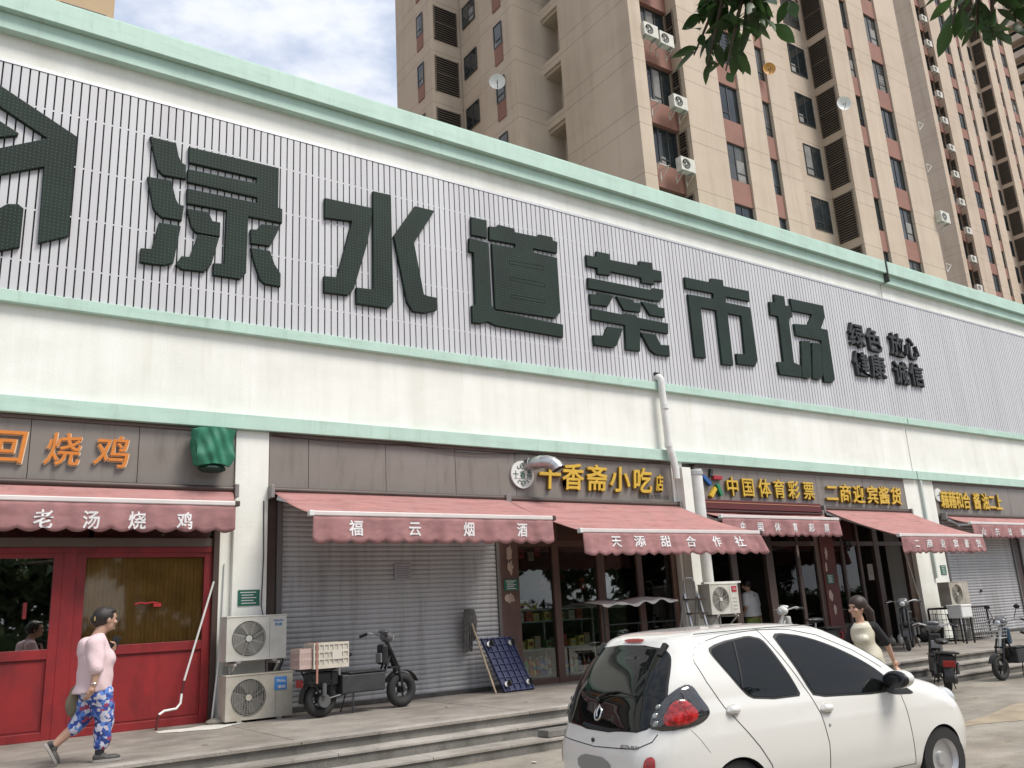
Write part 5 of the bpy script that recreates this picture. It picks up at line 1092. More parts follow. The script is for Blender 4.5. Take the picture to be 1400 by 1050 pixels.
# number plate recess, bumper lamps
patch([(-.24,.44),(.24,.44),(.24,.58),(-.24,.58)],M('recess_shade',(.25,.25,.24),.5,.05),'plate_recess',.003,'rear',nz=6,nx=10,rnd=1)
for sg in (-1,1): arcpatch([(.60,.46),(.60,.60),(.66,.63),(.70,.60),(.68,.46)],.008,'bumper_reflector',lens,sg,rnd=2)
# roof gutter lines
for sg in (-1,1):
    m=MB(); m.tube([(x,sg*(sm(1.45,WW)*(1-.05*((x-.6)/.8)**2)),1.462+.012*math.sin((x+.1)*1.6)) for x in np.linspace(-.02,1.30,20)],.004,6); m.build('roof_gutter',gap,car,world=False)
# windscreen, headlights, bonnet seam
patch([(-.60,.99),(-.62,1.03),(-.52,1.40),(0,1.44),(.52,1.40),(.62,1.03),(.60,.99),(0,.975)],tint,'windscreen',.006,'front',nz=20,nx=24)
for sg in (-1,1):
    m=MB(); m.ball((2.74,sg*.60,.74),(.13,.10,.10),18,12); m.build('headlight',M('headlamp',(.5,.52,.53),.05,.1,coat=1),car,smooth=True,world=False)
MB().box(2.97,3.06,-.32,.32,.30,.46).build('front_grille',black,car,world=False,bev=.01)
MB().box(.30,2.2,-.70,.70,.16,.24).build('underbody',M('arch_dark',(.012,.012,.012)),car,world=False)
for x in (.09,2.43):
    for sg in (-1,1):
        wh=MB(); wh.lathe([(.16,-.08),(.262,-.075),(.275,-.05),(.275,.05),(.262,.075),(.17,.08)],(x,sg*.70,.27),(0,sg,0),36); w_=wh.build('wheel',rubber,car,smooth=True,world=False)
        rm=MB(); rm.lathe([(0,.05),(.05,.055),(.06,.03),(.15,.035),(.172,.075),(.172,-.05)],(x,sg*.70,.275),(0,sg,0),36); rm.build('rim',alu,w_,smooth=True,world=False)
        MB().ball((x,sg*.50,.30),(.30,.10,.27),16,10).build('wheel_housing',M('arch_dark',(.012,.012,.012)),car,smooth=True,world=False)

# ---------------- scooters ----------------
def wheel(par,c,R_,r,ax=(0,1,0),spokes=10,hub=.05,rimm=None,name='wheel'):
    c=Vector(c); u,v,d=frame(ax)
    w=MB().ring(c,ax,R_-r,r,32,10).build(name,rubber,par,smooth=True,world=False)
    m=MB(); m.ring(c,ax,R_-2*r+.004,.010,32,8); m.cyl(c-d*.04,c+d*.04,hub,n=16)
    for i in range(spokes):
        a=2*math.pi*i/spokes; e=(u*math.cos(a)+v*math.sin(a)); m.tube([c+e*hub*.8,c+e*(R_-2*r)],.006 if spokes>6 else .014,5)
    m.build('rim',rimm or alu,w,smooth=True,world=False); return w
def moped(loc,rz,label,col,basket=False,crate=False,name='electric_scooter',white=False,lean=0,wr=.215,wt=.046):
    t=thing(name,label,'scooter',loc,None,rz); t.rotation_euler=(R(lean),0,rz)
    cm=M('scooter_'+('w' if white else 'b')+str(int(col[2]*100)),col,.35,.15,6)
    wheel(t,(0,0,wr),wr,wt,spokes=5,hub=.07,rimm=black); wheel(t,(1.28,0,wr),wr,wt,spokes=5,hub=.05,rimm=black)
    MB().tube([(1.28,.07,.215),(1.20,.07,.55),(1.08,.07,.80)],.018,8).tube([(1.28,-.07,.215),(1.20,-.07,.55),(1.08,-.07,.80)],.018,8).box(1.05,1.22,-.09,.09,.54,.57).build('fork',black,t,smooth=True,world=False)
    m=MB(); n=14
    def mud(u,v): a=R(20+135*u); return (1.28+(wr+.035)*math.cos(a),-.06+.12*v,wr+(wr+.035)*math.sin(a))
    m.grid(mud,n,3); m.build('front_mudguard',black,t,smooth=True,world=False,fix=False)
    MB().tube([(1.20,0,.52),(1.10,0,.80),(1.02,0,.98)],[.03,.032,.028],12).build('head_tube',cm if not white else alu,t,smooth=True,world=False)
    MB().tube([(.84,-.33,1.00),(.92,-.24,1.04),(1.00,-.10,1.00),(1.01,0,.99),(1.00,.10,1.00),(.92,.24,1.04),(.84,.33,1.00)],.013,8).build('handlebar',chrome,t,smooth=True,world=False)
    for s_ in (-1,1):
        MB().tube([(.82,s_*.36,.992),(.885,s_*.26,1.03)],.022,10).build('grip',black,t,smooth=True,world=False)
        MB().tube([(.90,s_*.25,1.045),(.93,s_*.20,1.02),(.97,s_*.33,1.0)],.007,6).build('brake_lever',alu,t,world=False)
        if basket: MB().tube([(.93,s_*.2,1.04),(.92,s_*.26,1.2)],.007,6).ball((.92,s_*.28,1.24),(.015,.06,.04),12,8).build('mirror',black,t,smooth=True,world=False)
    MB().ball((1.05,0,.98),(.085,.13,.085),16,10).ball((1.0,0,1.05),(.06,.11,.035),14,8).build('instrument_pod',M('pod_grey',(.14,.14,.145),.3,.1),t,smooth=True,world=False)
    MB().ball((1.13,0,.96),(.03,.06,.055),14,8).build('headlight',M('headlamp',(.5,.52,.53)),t,smooth=True,world=False)
    # frame, battery deck, footboard
    m=MB(); m.tube([(1.10,.0,.72),(.98,.0,.42),(.88,0,.32),(.35,0,.30),(.10,0,.42)],.026,8); m.tube([(1.06,.05,.70),(.92,.10,.36),(.35,.10,.28),(0,.08,.22)],.016,8); m.tube([(1.06,-.05,.70),(.92,-.10,.36),(.35,-.10,.28),(0,-.08,.22)],.016,8); m.build('frame',black,t,smooth=True,world=False)
    MB().box(.26,.94,-.14,.14,.27,.52).build('battery_box',M('scooter_grey',(.035,.037,.038),.55,.2,8),t,world=False,bev=.02)
    MB().box(.36,.93,-.15,.15,.525,.545).build('footboard',black,t,world=False,bev=.006)
    MB().box(.93,1.03,-.09,.09,.60,.88).build('front_case',cm,t,world=False,bev=.03); MB().box(.905,.93,-.075,.075,.63,.76).build('case_face',M('case_silver',(.22,.22,.22),.3,.1),t,world=False,bev=.01)
    MB().tube([(.30,0,.40),(.27,0,.72)],.018,8).build('seat_post',alu,t,smooth=True,world=False)
    MB().ball((.26,0,.77),(.19,.11,.05),18,10).ball((.40,0,.775),(.09,.06,.035),14,8).build('saddle',black,t,smooth=True,world=False)
    m=MB(); m.box(-.28,.16,-.17,.17,.60,.625)
    for s_ in (-1,1): m.beam((-.22,s_*.12,.60),(-.02,s_*.09,.23),.02); m.beam((.12,s_*.12,.60),(.12,s_*.10,.36),.02); m.beam((-.25,s_*.14,.46),(.14,s_*.14,.46),.018)
    m.build('rear_rack',black,t,world=False)
    m=MB(); m.tube([(-.02,.16,.28),(-.02,.16,.44)],.03,10); m.tube([(-.02,-.16,.28),(-.02,-.16,.44)],.03,10); m.build('rear_shock',M('shock_grey',(.10,.10,.10),.4,.1),t,smooth=True,world=False)
    m=MB(); m.grid(lambda u,v:(-(wr+.04)*math.cos(R(-10+150*u)),-.07+.14*v,wr+(wr+.04)*math.sin(R(-10+150*u))),14,3); m.build('rear_mudguard',cm if white else black,t,smooth=True,world=False,fix=False)
    MB().box(-.20,.22,-.11,.11,.40,.585).build('rear_fairing',M('scooter_grey',(.035,.037,.038)),t,world=False,bev=.03)
    MB().box(-.315,-.295,-.09,.09,.40,.50).build('tail_light',M('brake_red',(.25,.015,.015)),t,world=False,bev=.01)
    m=MB(); m.tube([(.45,.10,.28),(.40,.17,.02)],.010,6); m.tube([(.45,-.10,.28),(.40,-.17,.02)],.010,6); m.build('stand',black,t,world=False)
    MB().cyl((.0,-.09,.215),(.0,-.14,.215),.085,n=16).build('hub_motor',M('shock_grey',(.10,.10,.10)),t,world=False)
    if basket:
        m=MB(); x0,x1,y,z0,z1=1.14,1.40,.17,.72,.95
        for k in range(5): z=z0+(z1-z0)*k/4; q=.03*(4-k)/4; m.tube([(x0+q,-y+q,z),(x1-q,-y+q,z),(x1-q,y-q,z),(x0+q,y-q,z)],.0055,5,True)
        for k in range(7): yy=-y+2*y*k/6; m.tube([(x0+.02,yy*.85,z0),(x1-.02,yy*.85,z0),(x1,yy,z1)],.0045,4); m.tube([(x0+.02,yy*.85,z0),(x0,yy,z1)],.0045,4)
        for k in range(5): xx=x0+(x1-x0)*k/4
        m.build('front_basket',alu,t,world=False)
    return t
ms=moped((4.80,11.63,PZ),R(5),'black electric scooter with a fat front wheel standing before the grey shutter',(.02,.02,.022),wr=.24,wt=.064)
ct=thing('plastic_crate','cream slatted plastic crate strapped on the rear rack of the black scooter','crate',(4.83,11.58,PZ+.63))
def crate(par,x0,x1,y0,y1,z0,z1,mat):
    m=MB(); m.box(x0,x1,y0,y1,z0,z0+.02); 
    for z in (z0+.02,z0+.11,z0+.2,z1-.03):
        m.box(x0,x1,y0,y0+.008,z,z+.03); m.box(x0,x1,y1-.008,y1,z,z+.03); m.box(x0,x0+.008,y0+.009,y1-.009,z,z+.03); m.box(x1-.008,x1,y0+.009,y1-.009,z,z+.03)
    for k in range(8):
        x=x0+(x1-x0-.016)*k/7; m.box(x,x+.016,y0+.001,y0+.007,z0+.02,z1); m.box(x,x+.016,y1-.007,y1-.001,z0+.02,z1)
        y=y0+.008+(y1-y0-.032)*k/7; m.box(x0+.001,x0+.007,y,y+.016,z0+.02,z1); m.box(x1-.007,x1-.001,y,y+.016,z0+.02,z1)
    m.build('shell',mat,par)
crm=M('crate_cream',(.55,.50,.42),.6,.12,6)
crate(ct,4.60,5.10,11.36,11.72,PZ+.632,PZ+.96,crm)
MB().box(4.615,5.085,11.372,11.376,PZ+.66,PZ+.94).build('paper_sheet',M('paper_cream',(.50,.47,.41),.9,.1,12),ct); MB().box(4.86,5.0,11.3545,11.358,PZ+.74,PZ+.86).build('label_sheet',M('paper_label',(.56,.53,.47),.9,.05),ct)
MB().box(4.62,5.08,11.39,11.70,PZ+.90,PZ+.93).build('contents',M('paper_cream',(.5,.47,.41)),ct)
MB().box(4.63,4.655,11.352,11.735,PZ+.963,PZ+.972).box(4.63,4.655,11.345,11.353,PZ+.45,PZ+.972).build('strap',M('strap_red',(.35,.16,.12),.7,.1),ct)
ct2=thing('plastic_crate','pink tinged crate end tucked behind the cream crate on the scooter','crate',(4.55,11.6,PZ+.64)); crate(ct2,4.42,4.59,11.40,11.74,PZ+.64,PZ+.90,M('crate_pink',(.48,.36,.32),.6,.12,6))
MB().box(4.425,4.585,11.405,11.735,PZ+.66,PZ+.88).build('contents',M('cloth_pink',(.40,.28,.25),.9,.25,10),ct2)
# second scooter seen from behind at the foot of the steps
m2=moped((14.05,8.18,0),R(38),'black electric scooter seen from behind at the foot of the steps',(.02,.022,.025),lean=4)
bx_=thing('storage_box','white storage box behind the black scooter at the wire cage','box',(20.3,11.2,PZ)); MB().box(20.0,20.45,11.0,11.35,.95,1.22).build('box',whitep,bx_,bev=.03); MB().box(19.99,20.46,10.99,11.36,1.20,1.25).build('lid',whitep,bx_,bev=.015); [MB().box(x,x+.03,y,y+.03,PZ,.95).build('leg',black,bx_) for x in (20.04,20.38) for y in (11.03,11.29)]
m3=moped((18.8,11.6,PZ),R(-152),'dark scooter with wide handlebar parked in front of the wire cage',(.03,.03,.03))
m4=moped((17.35,8.20,0),R(174),'blue electric scooter with wire front basket at the right edge of the photo',(.02,.06,.10),basket=True,white=True)
m5=moped((15.0,11.0,PZ),R(170),'white bicycle-like scooter with thin handlebars half hidden behind the car',(.50,.49,.46),white=True,basket=False)
for o in (m5,):
    for c_ in o.children:
        if c_.name.startswith(('handlebar','head_tube','fork','instrument_pod')): c_.data=c_.data.copy(); c_.data.materials.clear(); c_.data.materials.append(whitep)
# ---------------- people ----------------
def cap(m,p,q,r1,r2,n=14):
    p=Vector(p);q=Vector(q); m.ball(p,r1,n,8); m.ball(q,r2,n,8); m.cyl(p,q,r1,r2,n)
def blob(name,m,mat,parent,vox=.012,smooth=3,world=True):
    o=m.build(name,mat,parent,world=world,fix=True)
    r=o.modifiers.new('r','REMESH'); r.mode='VOXEL'; r.voxel_size=vox; r.use_smooth_shade=True
    if smooth: s_=o.modifiers.new('s','SMOOTH'); s_.iterations=smooth; s_.factor=.5
    dg=bpy.context.evaluated_depsgraph_get(); me=bpy.data.meshes.new_from_object(o.evaluated_get(dg)); o.modifiers.clear(); o.data=me
    me.polygons.foreach_set('use_smooth',[True]*len(me.polygons)); return o
skin=M('skin',(.42,.25,.175),.5,.06,8); skin2=M('skin_pale',(.50,.30,.215),.5,.05,8); hairb=M('hair_dark',(.018,.013,.011),.42,.3,40,.5,150)
def head(m,c,f,r=.095,tilt=0):
    """face looking along f (unit xy)"""
    c=Vector(c); f=Vector(f).normalized(); s=Vector((-f.y,f.x,0)).normalized(); up=Vector((0,0,1)); rot=Matrix((f,s,up)).transposed()
    m.ball(c+up*.02,(r*1.02,r*.80,r*1.08),20,14,rot); m.ball(c+f*.018-up*.045,(r*.72,r*.62,r*.78),18,12,rot)   # skull, jaw
    m.ball(c+f*(r*.80)-up*.088,(.022,.020,.018),10,8,rot)          # chin
    m.tube([c+f*(r*.86)+up*.012,c+f*(r*1.10)-up*.030],[.008,.015],10); m.ball(c+f*(r*1.07)-up*.030,(.014,.017,.011),10,8,rot)  # nose
    m.ball(c+f*(r*.90)+up*.030,(.016,.05,.010),12,8,rot)  # brow
    m.ball(c+f*(r*.90)-up*.060,(.016,.024,.009),12,8,rot)  # lips
    for q in (-1,1): m.ball(c+s*(q*r*.82)-f*.004-up*.008,(.018,.010,.030),10,8,rot); m.ball(c+f*(r*.78)+s*(q*.045)-up*.028,(.025,.025,.02),10,8,rot)
def eyes(c,f,r,par):
    c=Vector(c); f=Vector(f).normalized(); s=Vector((-f.y,f.x,0)); m=MB()
    for q in (-1,1): m.ball(c+f*(r*.885)+s*(q*.033)+Vector((0,0,.008)),.011,10,8)
    m.build('eyes',M('eye_dark',(.03,.02,.02),.2,0),par,smooth=True)
def hand(m,w,d,pn,curl=.5,sc=1,side=1):
    """wrist w, direction d, palm normal pn"""
    w=Vector(w); d=Vector(d).normalized(); pn=Vector(pn).normalized(); s=d.cross(pn).normalized()
    m.ball(w+d*.045*sc,(.030*sc,.030*sc,.030*sc),10,8); 
    for a in (-1.2,-.4,.4,1.2): cap(m,w+d*.01*sc+s*(a*.010*sc),w+d*.080*sc+s*(a*.019*sc),.016*sc,.0125*sc,8)
    for i,a in enumerate((-1.45,-.48,.48,1.45)):
        L0=(.066,.078,.072,.056)[i]*sc; p=w+d*.085*sc+s*(a*.0155*sc); c1=curl*.7
        p1=p+(d*math.cos(c1)+pn*math.sin(c1))*L0*.5; c2=curl*1.6; p2=p1+(d*math.cos(c2)+pn*math.sin(c2))*L0*.5
        cap(m,p,p1,.0095*sc,.0085*sc,8); cap(m,p1,p2,.0085*sc,.0068*sc,8)
    t0=w+d*.025*sc-s*(side*.026*sc); t1=t0+(d*.7-s*side*.6+pn*.3).normalized()*.038*sc; cap(m,t0,t1,.0115*sc,.010*sc,8); cap(m,t1,t1+(d*.9+pn*.3).normalized()*.030*sc,.010*sc,.008*sc,8)
def shoe(par,heel,toe,up,mat,solem,name='shoe'):
    heel=Vector(heel);toe=Vector(toe);f=(toe-heel).normalized();up=Vector(up).normalized();s=f.cross(up).normalized();up=s.cross(f); rot=Matrix((f,s,up)).transposed(); L0=(toe-heel).length
    m=MB(); m.ball(heel+f*L0*.25+up*.045,(L0*.30,.038,.045),14,10,rot); m.ball(heel+f*L0*.68+up*.032,(L0*.36,.044,.032),14,10,rot); m.ball(heel+f*.06+up*.065,(.045,.036,.035),12,8,rot)
    o=blob(name,m,mat,par,.009,2); m=MB()
    m.add([heel+f*(L0*(.5+.55*math.cos(a)))+s*(.047*math.sin(a))+up*h for h in (0,.024) for a in [2*math.pi*i/20 for i in range(20)]],[tuple(range(19,-1,-1)),tuple(range(20,40))]+[(i,(i+1)%20,(i+1)%20+20,i+20) for i in range(20)]); m.build('sole',solem,o,world=False).location=(-o.parent.location) if False else (0,0,0); s_=o.children[0]; s_.data.transform(Matrix.Translation(-root_loc(par))); return o
# --- walking woman in pink ---
wp=thing('person','walking person in a loose pink top and blue patterned trousers, holding a dark phone','person',(1.70,9.97,PZ))
Yc=9.97; sx=Yc/10.2
def Q(x,z,dy=0): return (x*sx, Yc+dy, 1.575+(z-1.575)*sx)
b=MB()
head(b,Q(1.825,1.755),(1,.25,0),.098)
cap(b,Q(1.795,1.67),Q(1.745,1.57),.055,.062); 
cap(b,Q(1.73,1.50,-.12),Q(1.73,1.50,.12),.085,.085); cap(b,Q(1.73,1.45),Q(1.76,1.15),.13,.145); cap(b,Q(1.76,1.12,-.04),Q(1.76,1.12,.04),.11,.11)
# near arm hangs, slightly forward of the back; far arm folded up with the phone
cap(b,Q(1.715,1.50,-.17),Q(1.725,1.28,-.235),.044,.042); cap(b,Q(1.725,1.28,-.24),Q(1.705,1.12,-.245),.042,.027); hand(b,Q(1.70,1.12,-.245),(-.30,.04,-.95),(-.4,.9,0),.5,1.0,-1)
cap(b,Q(1.75,1.50,.17),Q(1.80,1.27,.20),.044,.04); cap(b,Q(1.80,1.27,.20),Q(1.915,1.42,.05),.04,.027); hand(b,Q(1.915,1.42,.05),(.2,-.25,.9),(-1,-.2,0),.9,.95,1)
# legs
cap(b,Q(1.79,1.05,-.06),Q(1.865,.80,-.05),.10,.066); cap(b,Q(1.865,.80,-.05),Q(1.835,.47,-.03),.062,.038)
cap(b,Q(1.75,1.05,.07),Q(1.68,.78,.07),.10,.065); cap(b,Q(1.68,.78,.07),Q(1.42,.55,.06),.060,.036)
blob('body',b,skin,wp,.008,2)
eyes(Q(1.825,1.755),(1,.25,0),.098,wp)
h=MB(); h.ball(Q(1.80,1.785),(.108,.092,.105),20,14); h.ball(Q(1.745,1.76),(.055,.07,.075),14,10); h.ball(Q(1.72,1.765),(.048,.045,.048),14,10); h.ball(Q(1.85,1.84),(.07,.07,.035),14,8)
ho=blob('hair',h,hairb,wp,.009,1)
MB().box(*[v for v in (Q(1.716,0)[0]-.012,Q(1.716,0)[0]+.012)],Yc-.055,Yc-.046,1.745,1.785).build('hair_clip',M('clip_gold',(.5,.35,.12),.3,0),wp)
pink=M('pink_cotton',(.66,.50,.515),.85,.05,5,.3,40)
c=MB()
def ring_loft(m,R_,n=28):
    vs=[]
    for (x,y,z,a,b_) in R_: vs+=[(x+a*math.cos(2*math.pi*i/n),y+b_*math.sin(2*math.pi*i/n),z+.012*math.cos(2*math.pi*i/n)) for i in range(n)]
    k=len(R_); m.add(vs,[(j*n+i,j*n+(i+1)%n,(j+1)*n+(i+1)%n,(j+1)*n+i) for j in range(k-1) for i in range(n)]+[tuple(range(n-1,-1,-1)),tuple(range((k-1)*n,k*n))])
def q3(x,z,dy,a,b_): p=Q(x,z,dy); return (p[0],p[1],p[2],a,b_)
ring_loft(c,[q3(1.735,1.045,0,.185,.20),q3(1.75,1.12,0,.172,.20),q3(1.755,1.22,0,.165,.195),q3(1.755,1.32,0,.168,.195),q3(1.75,1.40,0,.158,.19),q3(1.735,1.48,0,.135,.185),q3(1.735,1.55,0,.10,.14),q3(1.75,1.60,0,.07,.075),q3(1.76,1.625,0,.062,.065)])
cap(c,Q(1.715,1.515,-.16),Q(1.718,1.29,-.235),.092,.078); cap(c,Q(1.75,1.51,.17),Q(1.80,1.30,.21),.085,.075); c.ball(Q(1.855,1.36),(.085,.15,.11),16,12); c.ball(Q(1.655,1.47),(.09,.15,.12),14,10)
co=blob('pink_top',c,pink,wp,.010,9)
for v in co.data.vertices:
    z=v.co.z; v.co.x+= .004*math.sin(38*z+14*v.co.x); v.co.y+=.008*math.sin(21*z+26*v.co.x)*max(0,1-abs(z-.75)*2.2)
pat=M('pattern_blue',(.1,.2,.5),.8,0); t_=pat.node_tree; vz=N(t_,'ShaderNodeTexVoronoi'); vz.inputs['Scale'].default_value=26; vz.distance='MANHATTAN'; gg=N(t_,'ShaderNodeNewGeometry'); mpp=N(t_,'ShaderNodeMapping'); mpp.inputs['Rotation'].default_value=(0,.6,.5); L(t_,gg.outputs['Position'],mpp.inputs[0]); L(t_,mpp.outputs[0],vz.inputs['Vector']); sp_=N(t_,'ShaderNodeSeparateColor'); L(t_,vz.outputs['Color'],sp_.inputs[0]); rr_=N(t_,'ShaderNodeValToRGB'); rr_.color_ramp.interpolation='CONSTANT'
E_=rr_.color_ramp.elements; E_[0].color=(.03,.07,.30,1); E_[1].position=.3; E_[1].color=(.52,.53,.62,1)
for p_,c_ in ((.48,(.10,.20,.52,1)),(.68,(.30,.05,.10,1)),(.76,(.50,.48,.55,1)),(.88,(.02,.04,.16,1))): e=E_.new(p_); e.color=c_
L(t_,sp_.outputs[0],rr_.inputs[0]); L(t_,rr_.outputs[0],t_.nodes['Principled BSDF'].inputs['Base Color'])
c=MB(); c.ball(Q(1.755,1.06),(.155,.17,.13),18,12)
cap(c,Q(1.80,1.02,-.07),Q(1.862,.80,-.05),.125,.095); cap(c,Q(1.862,.80,-.05),Q(1.855,.545,-.03),.092,.078)
cap(c,Q(1.745,1.02,.08),Q(1.69,.82,.07),.120,.092); cap(c,Q(1.69,.82,.07),Q(1.60,.70,.065),.088,.070)
to=blob('trousers',c,pat,wp,.010,3)
for v in to.data.vertices: v.co.x+=.006*math.sin(40*v.co.z+9*v.co.y)
sh=M('shoe_grey',(.07,.065,.062),.6,.2,12); so_=M('shoe_sole',(.30,.28,.26),.7,.1)
shoe(wp,(Q(1.785,0)[0],Yc-.03,PZ+.002),(Q(2.03,0)[0],Yc-.05,PZ+.002),(0,0,1),sh,so_)
hp=Q(1.345,.575); tp=Q(1.455,.385); shoe(wp,(hp[0],Yc+.06,hp[2]),(tp[0],Yc+.05,PZ+.015),(.86,0,.5),sh,so_)
m=MB(); m.cyl(Q(1.843,.50,-.03),Q(1.838,.44,-.03),.044,.042,n=14); m.cyl(Q(1.42,.57,.06),Q(1.39,.545,.06),.042,.040,n=14); m.build('socks',black,wp,smooth=True)
MB().ring(Q(1.705,1.135,-.245),(-.1,0,1),.032,.005,20,6).build('bracelet',chrome,wp,smooth=True)
ph=thing('mobile_phone','dark phone held up in front of the chest of the person in pink','phone',Q(1.93,1.49,.0)); MB().obox(Q(1.925,1.50,.02),(.085,.012,.16),(.2,.35,.3)).build('case',black,ph,bev=.004)
bg_=thing('shoulder_bag','olive tan cloth bag hanging behind the hip of the person in pink','bag',Q(1.58,.98)); c=MB(); c.ball(Q(1.600,.93,.12),(.085,.07,.13),18,12); c.ball(Q(1.615,1.02,.12),(.07,.055,.10),14,10); blob('sack',c,M('olive_cloth',(.20,.165,.11),.85,.12,8),bg_,.010,2)
MB().tube([Q(1.60,1.04,.12),Q(1.66,1.30,.20),Q(1.74,1.55,.16)],.010,6).build('strap',M('olive_cloth',(.2,.165,.11)),bg_)
# --- woman with ponytail beyond the car ---
kk=6.35/5.03
def Q2(x,z,dy=0): return (x*kk,6.35+dy,1.575+(z-1.575)*kk)
w2=thing('person','standing person with dark ponytail and cream dress with black sleeves, seen beyond the car','person',(9.35,6.35,0))
b=MB(); f2=(-.93,.22,0); hc=Vector(Q2(7.355,1.465)); head(b,hc,f2,.090)
cap(b,hc+Vector((.01,.01,-.07)),hc+Vector((.03,.01,-.15)),.042,.05); cap(b,Q2(7.33,1.285),Q2(7.44,1.285),.062,.062); cap(b,Q2(7.385,1.25),Q2(7.40,1.08),.10,.085); cap(b,Q2(7.40,1.08),Q2(7.42,.97),.09,.125)
E1=Q2(7.57,1.14,-.13); Wr=Q2(7.645,.985,-.12); cap(b,Q2(7.46,1.275,-.08),E1,.045,.038); cap(b,E1,Wr,.037,.024); hand(b,Wr,(.25,-.05,-.9),(-.2,-1,0),.6,.95,1)
cap(b,Q2(7.33,1.28,.10),Q2(7.31,1.14,.14),.040,.036); cap(b,Q2(7.31,1.14,.14),Q2(7.215,1.15,.12),.034,.023); hand(b,Q2(7.215,1.15,.12),(-.9,-.1,.0),(0,0,-1),.7,.9,1)
for dx,dy in ((-.09,0),(.10,.03)): cap(b,(9.36+dx,6.35+dy,.86),(9.37+dx,6.33+dy,.48),.085,.055); cap(b,(9.37+dx,6.33+dy,.48),(9.36+dx,6.36+dy,.08),.052,.034); cap(b,(9.36+dx,6.36+dy,.05),(9.28+dx,6.22+dy,.03),.035,.028)
blob('body',b,skin2,w2,.009,2); eyes(hc,f2,.090,w2)
h=MB(); rt=Vector((.93,-.22,0)).normalized(); h.ball(hc+rt*.022+Vector((0,0,.045)),(.112,.098,.100),20,14); h.ball(hc+rt*.10+Vector((0,0,.0)),(.05,.05,.06),12,8)
h.tube([hc+rt*.11+Vector((0,0,.02)),hc+rt*.17+Vector((0,0,-.06)),hc+rt*.18+Vector((0,0,-.17)),hc+rt*.17+Vector((0,0,-.27))],[.045,.055,.045,.015],12); blob('hair',h,M('hair_brown',(.035,.018,.013),.4,.3,40,.5,150),w2,.010,1)
c=MB(); ring_loft(c,[(9.37,6.35,.42,.23,.20),(9.37,6.35,.70,.20,.17),(9.37,6.35,.88,.175,.155),(9.33,6.35,1.02,.135,.12),(9.31,6.35,1.13,.145,.125),(9.30,6.34,1.22,.13,.115),(9.295,6.34,1.27,.09,.085)]); c.ball((9.23,6.34,1.09),(.08,.11,.075),14,10)
do=blob('dress',c,M('cream_satin',(.60,.56,.44),.35,.05,5),w2,.010,2)
for v in do.data.vertices: v.co.x+=.008*math.sin(30*v.co.z+18*v.co.y); v.co.y+=.006*math.sin(26*v.co.z-14*v.co.x)
c=MB(); cap(c,Q2(7.445,1.285,-.09),Q2(7.560,1.15,-.13),.068,.052); c.ball(Q2(7.425,1.285,-.05),(.075,.10,.065),14,10); cap(c,Q2(7.335,1.285,.09),Q2(7.315,1.18,.13),.058,.052); blob('black_sleeves',c,M('black_cloth',(.012,.012,.014),.9,.1),w2,.010,2)
# --- person inside the lottery shop ---
w3=thing('person','person in white T-shirt and olive trousers standing inside the lottery shop doorway','person',(15.58,13.3,PZ))
b=MB(); head(b,(15.50,13.3,1.93),(-.5,.85,0),.10); cap(b,(15.51,13.3,1.85),(15.55,13.3,1.76),.055,.06); cap(b,(15.42,13.3,1.70),(15.72,13.3,1.70),.075,.075); cap(b,(15.57,13.3,1.65),(15.58,13.3,1.25),.15,.15)
cap(b,(15.41,13.3,1.68),(15.34,13.25,1.45),.05,.042); cap(b,(15.34,13.25,1.45),(15.36,13.40,1.28),.04,.028); hand(b,(15.36,13.4,1.28),(.1,.8,-.3),(0,0,-1),.6,1,1); cap(b,(15.75,13.3,1.68),(15.80,13.3,1.45),.05,.042); cap(b,(15.80,13.3,1.45),(15.79,13.25,1.2),.04,.028); hand(b,(15.79,13.25,1.2),(0,0,-1),(0,1,0),.5,1,1)
for dx in (-.09,.09): cap(b,(15.58+dx,13.3,1.2),(15.58+dx,13.28,.8),.08,.06); cap(b,(15.58+dx,13.28,.8),(15.58+dx,13.3,.47),.055,.04)
blob('body',b,skin,w3,.012,2); h=MB(); h.ball((15.51,13.29,1.965),(.105,.105,.10),18,12); blob('hair',h,hairb,w3,.012,1)
c=MB(); ring_loft(c,[(15.58,13.3,1.26,.23,.18),(15.58,13.3,1.45,.21,.165),(15.57,13.3,1.65,.215,.155),(15.56,13.3,1.76,.16,.11),(15.54,13.3,1.80,.07,.07)]); cap(c,(15.42,13.3,1.69),(15.36,13.27,1.52),.085,.07); cap(c,(15.73,13.3,1.69),(15.79,13.3,1.50),.085,.07); blob('t_shirt',c,M('white_cotton',(.62,.62,.62),.85,.06,6),w3,.012,3)
c=MB(); c.ball((15.58,13.3,1.18),(.19,.155,.14),16,12)
for dx in (-.1,.1): cap(c,(15.58+dx,13.3,1.15),(15.58+dx,13.29,.62),.105,.085)
blob('trousers',c,M('olive_trousers',(.20,.24,.06),.8,.1,6),w3,.012,2)
for dx in (-.1,.1): shoe(w3,(15.58+dx,13.24,PZ+.002),(15.56+dx,13.46,PZ+.002),(0,0,1),black,so_)

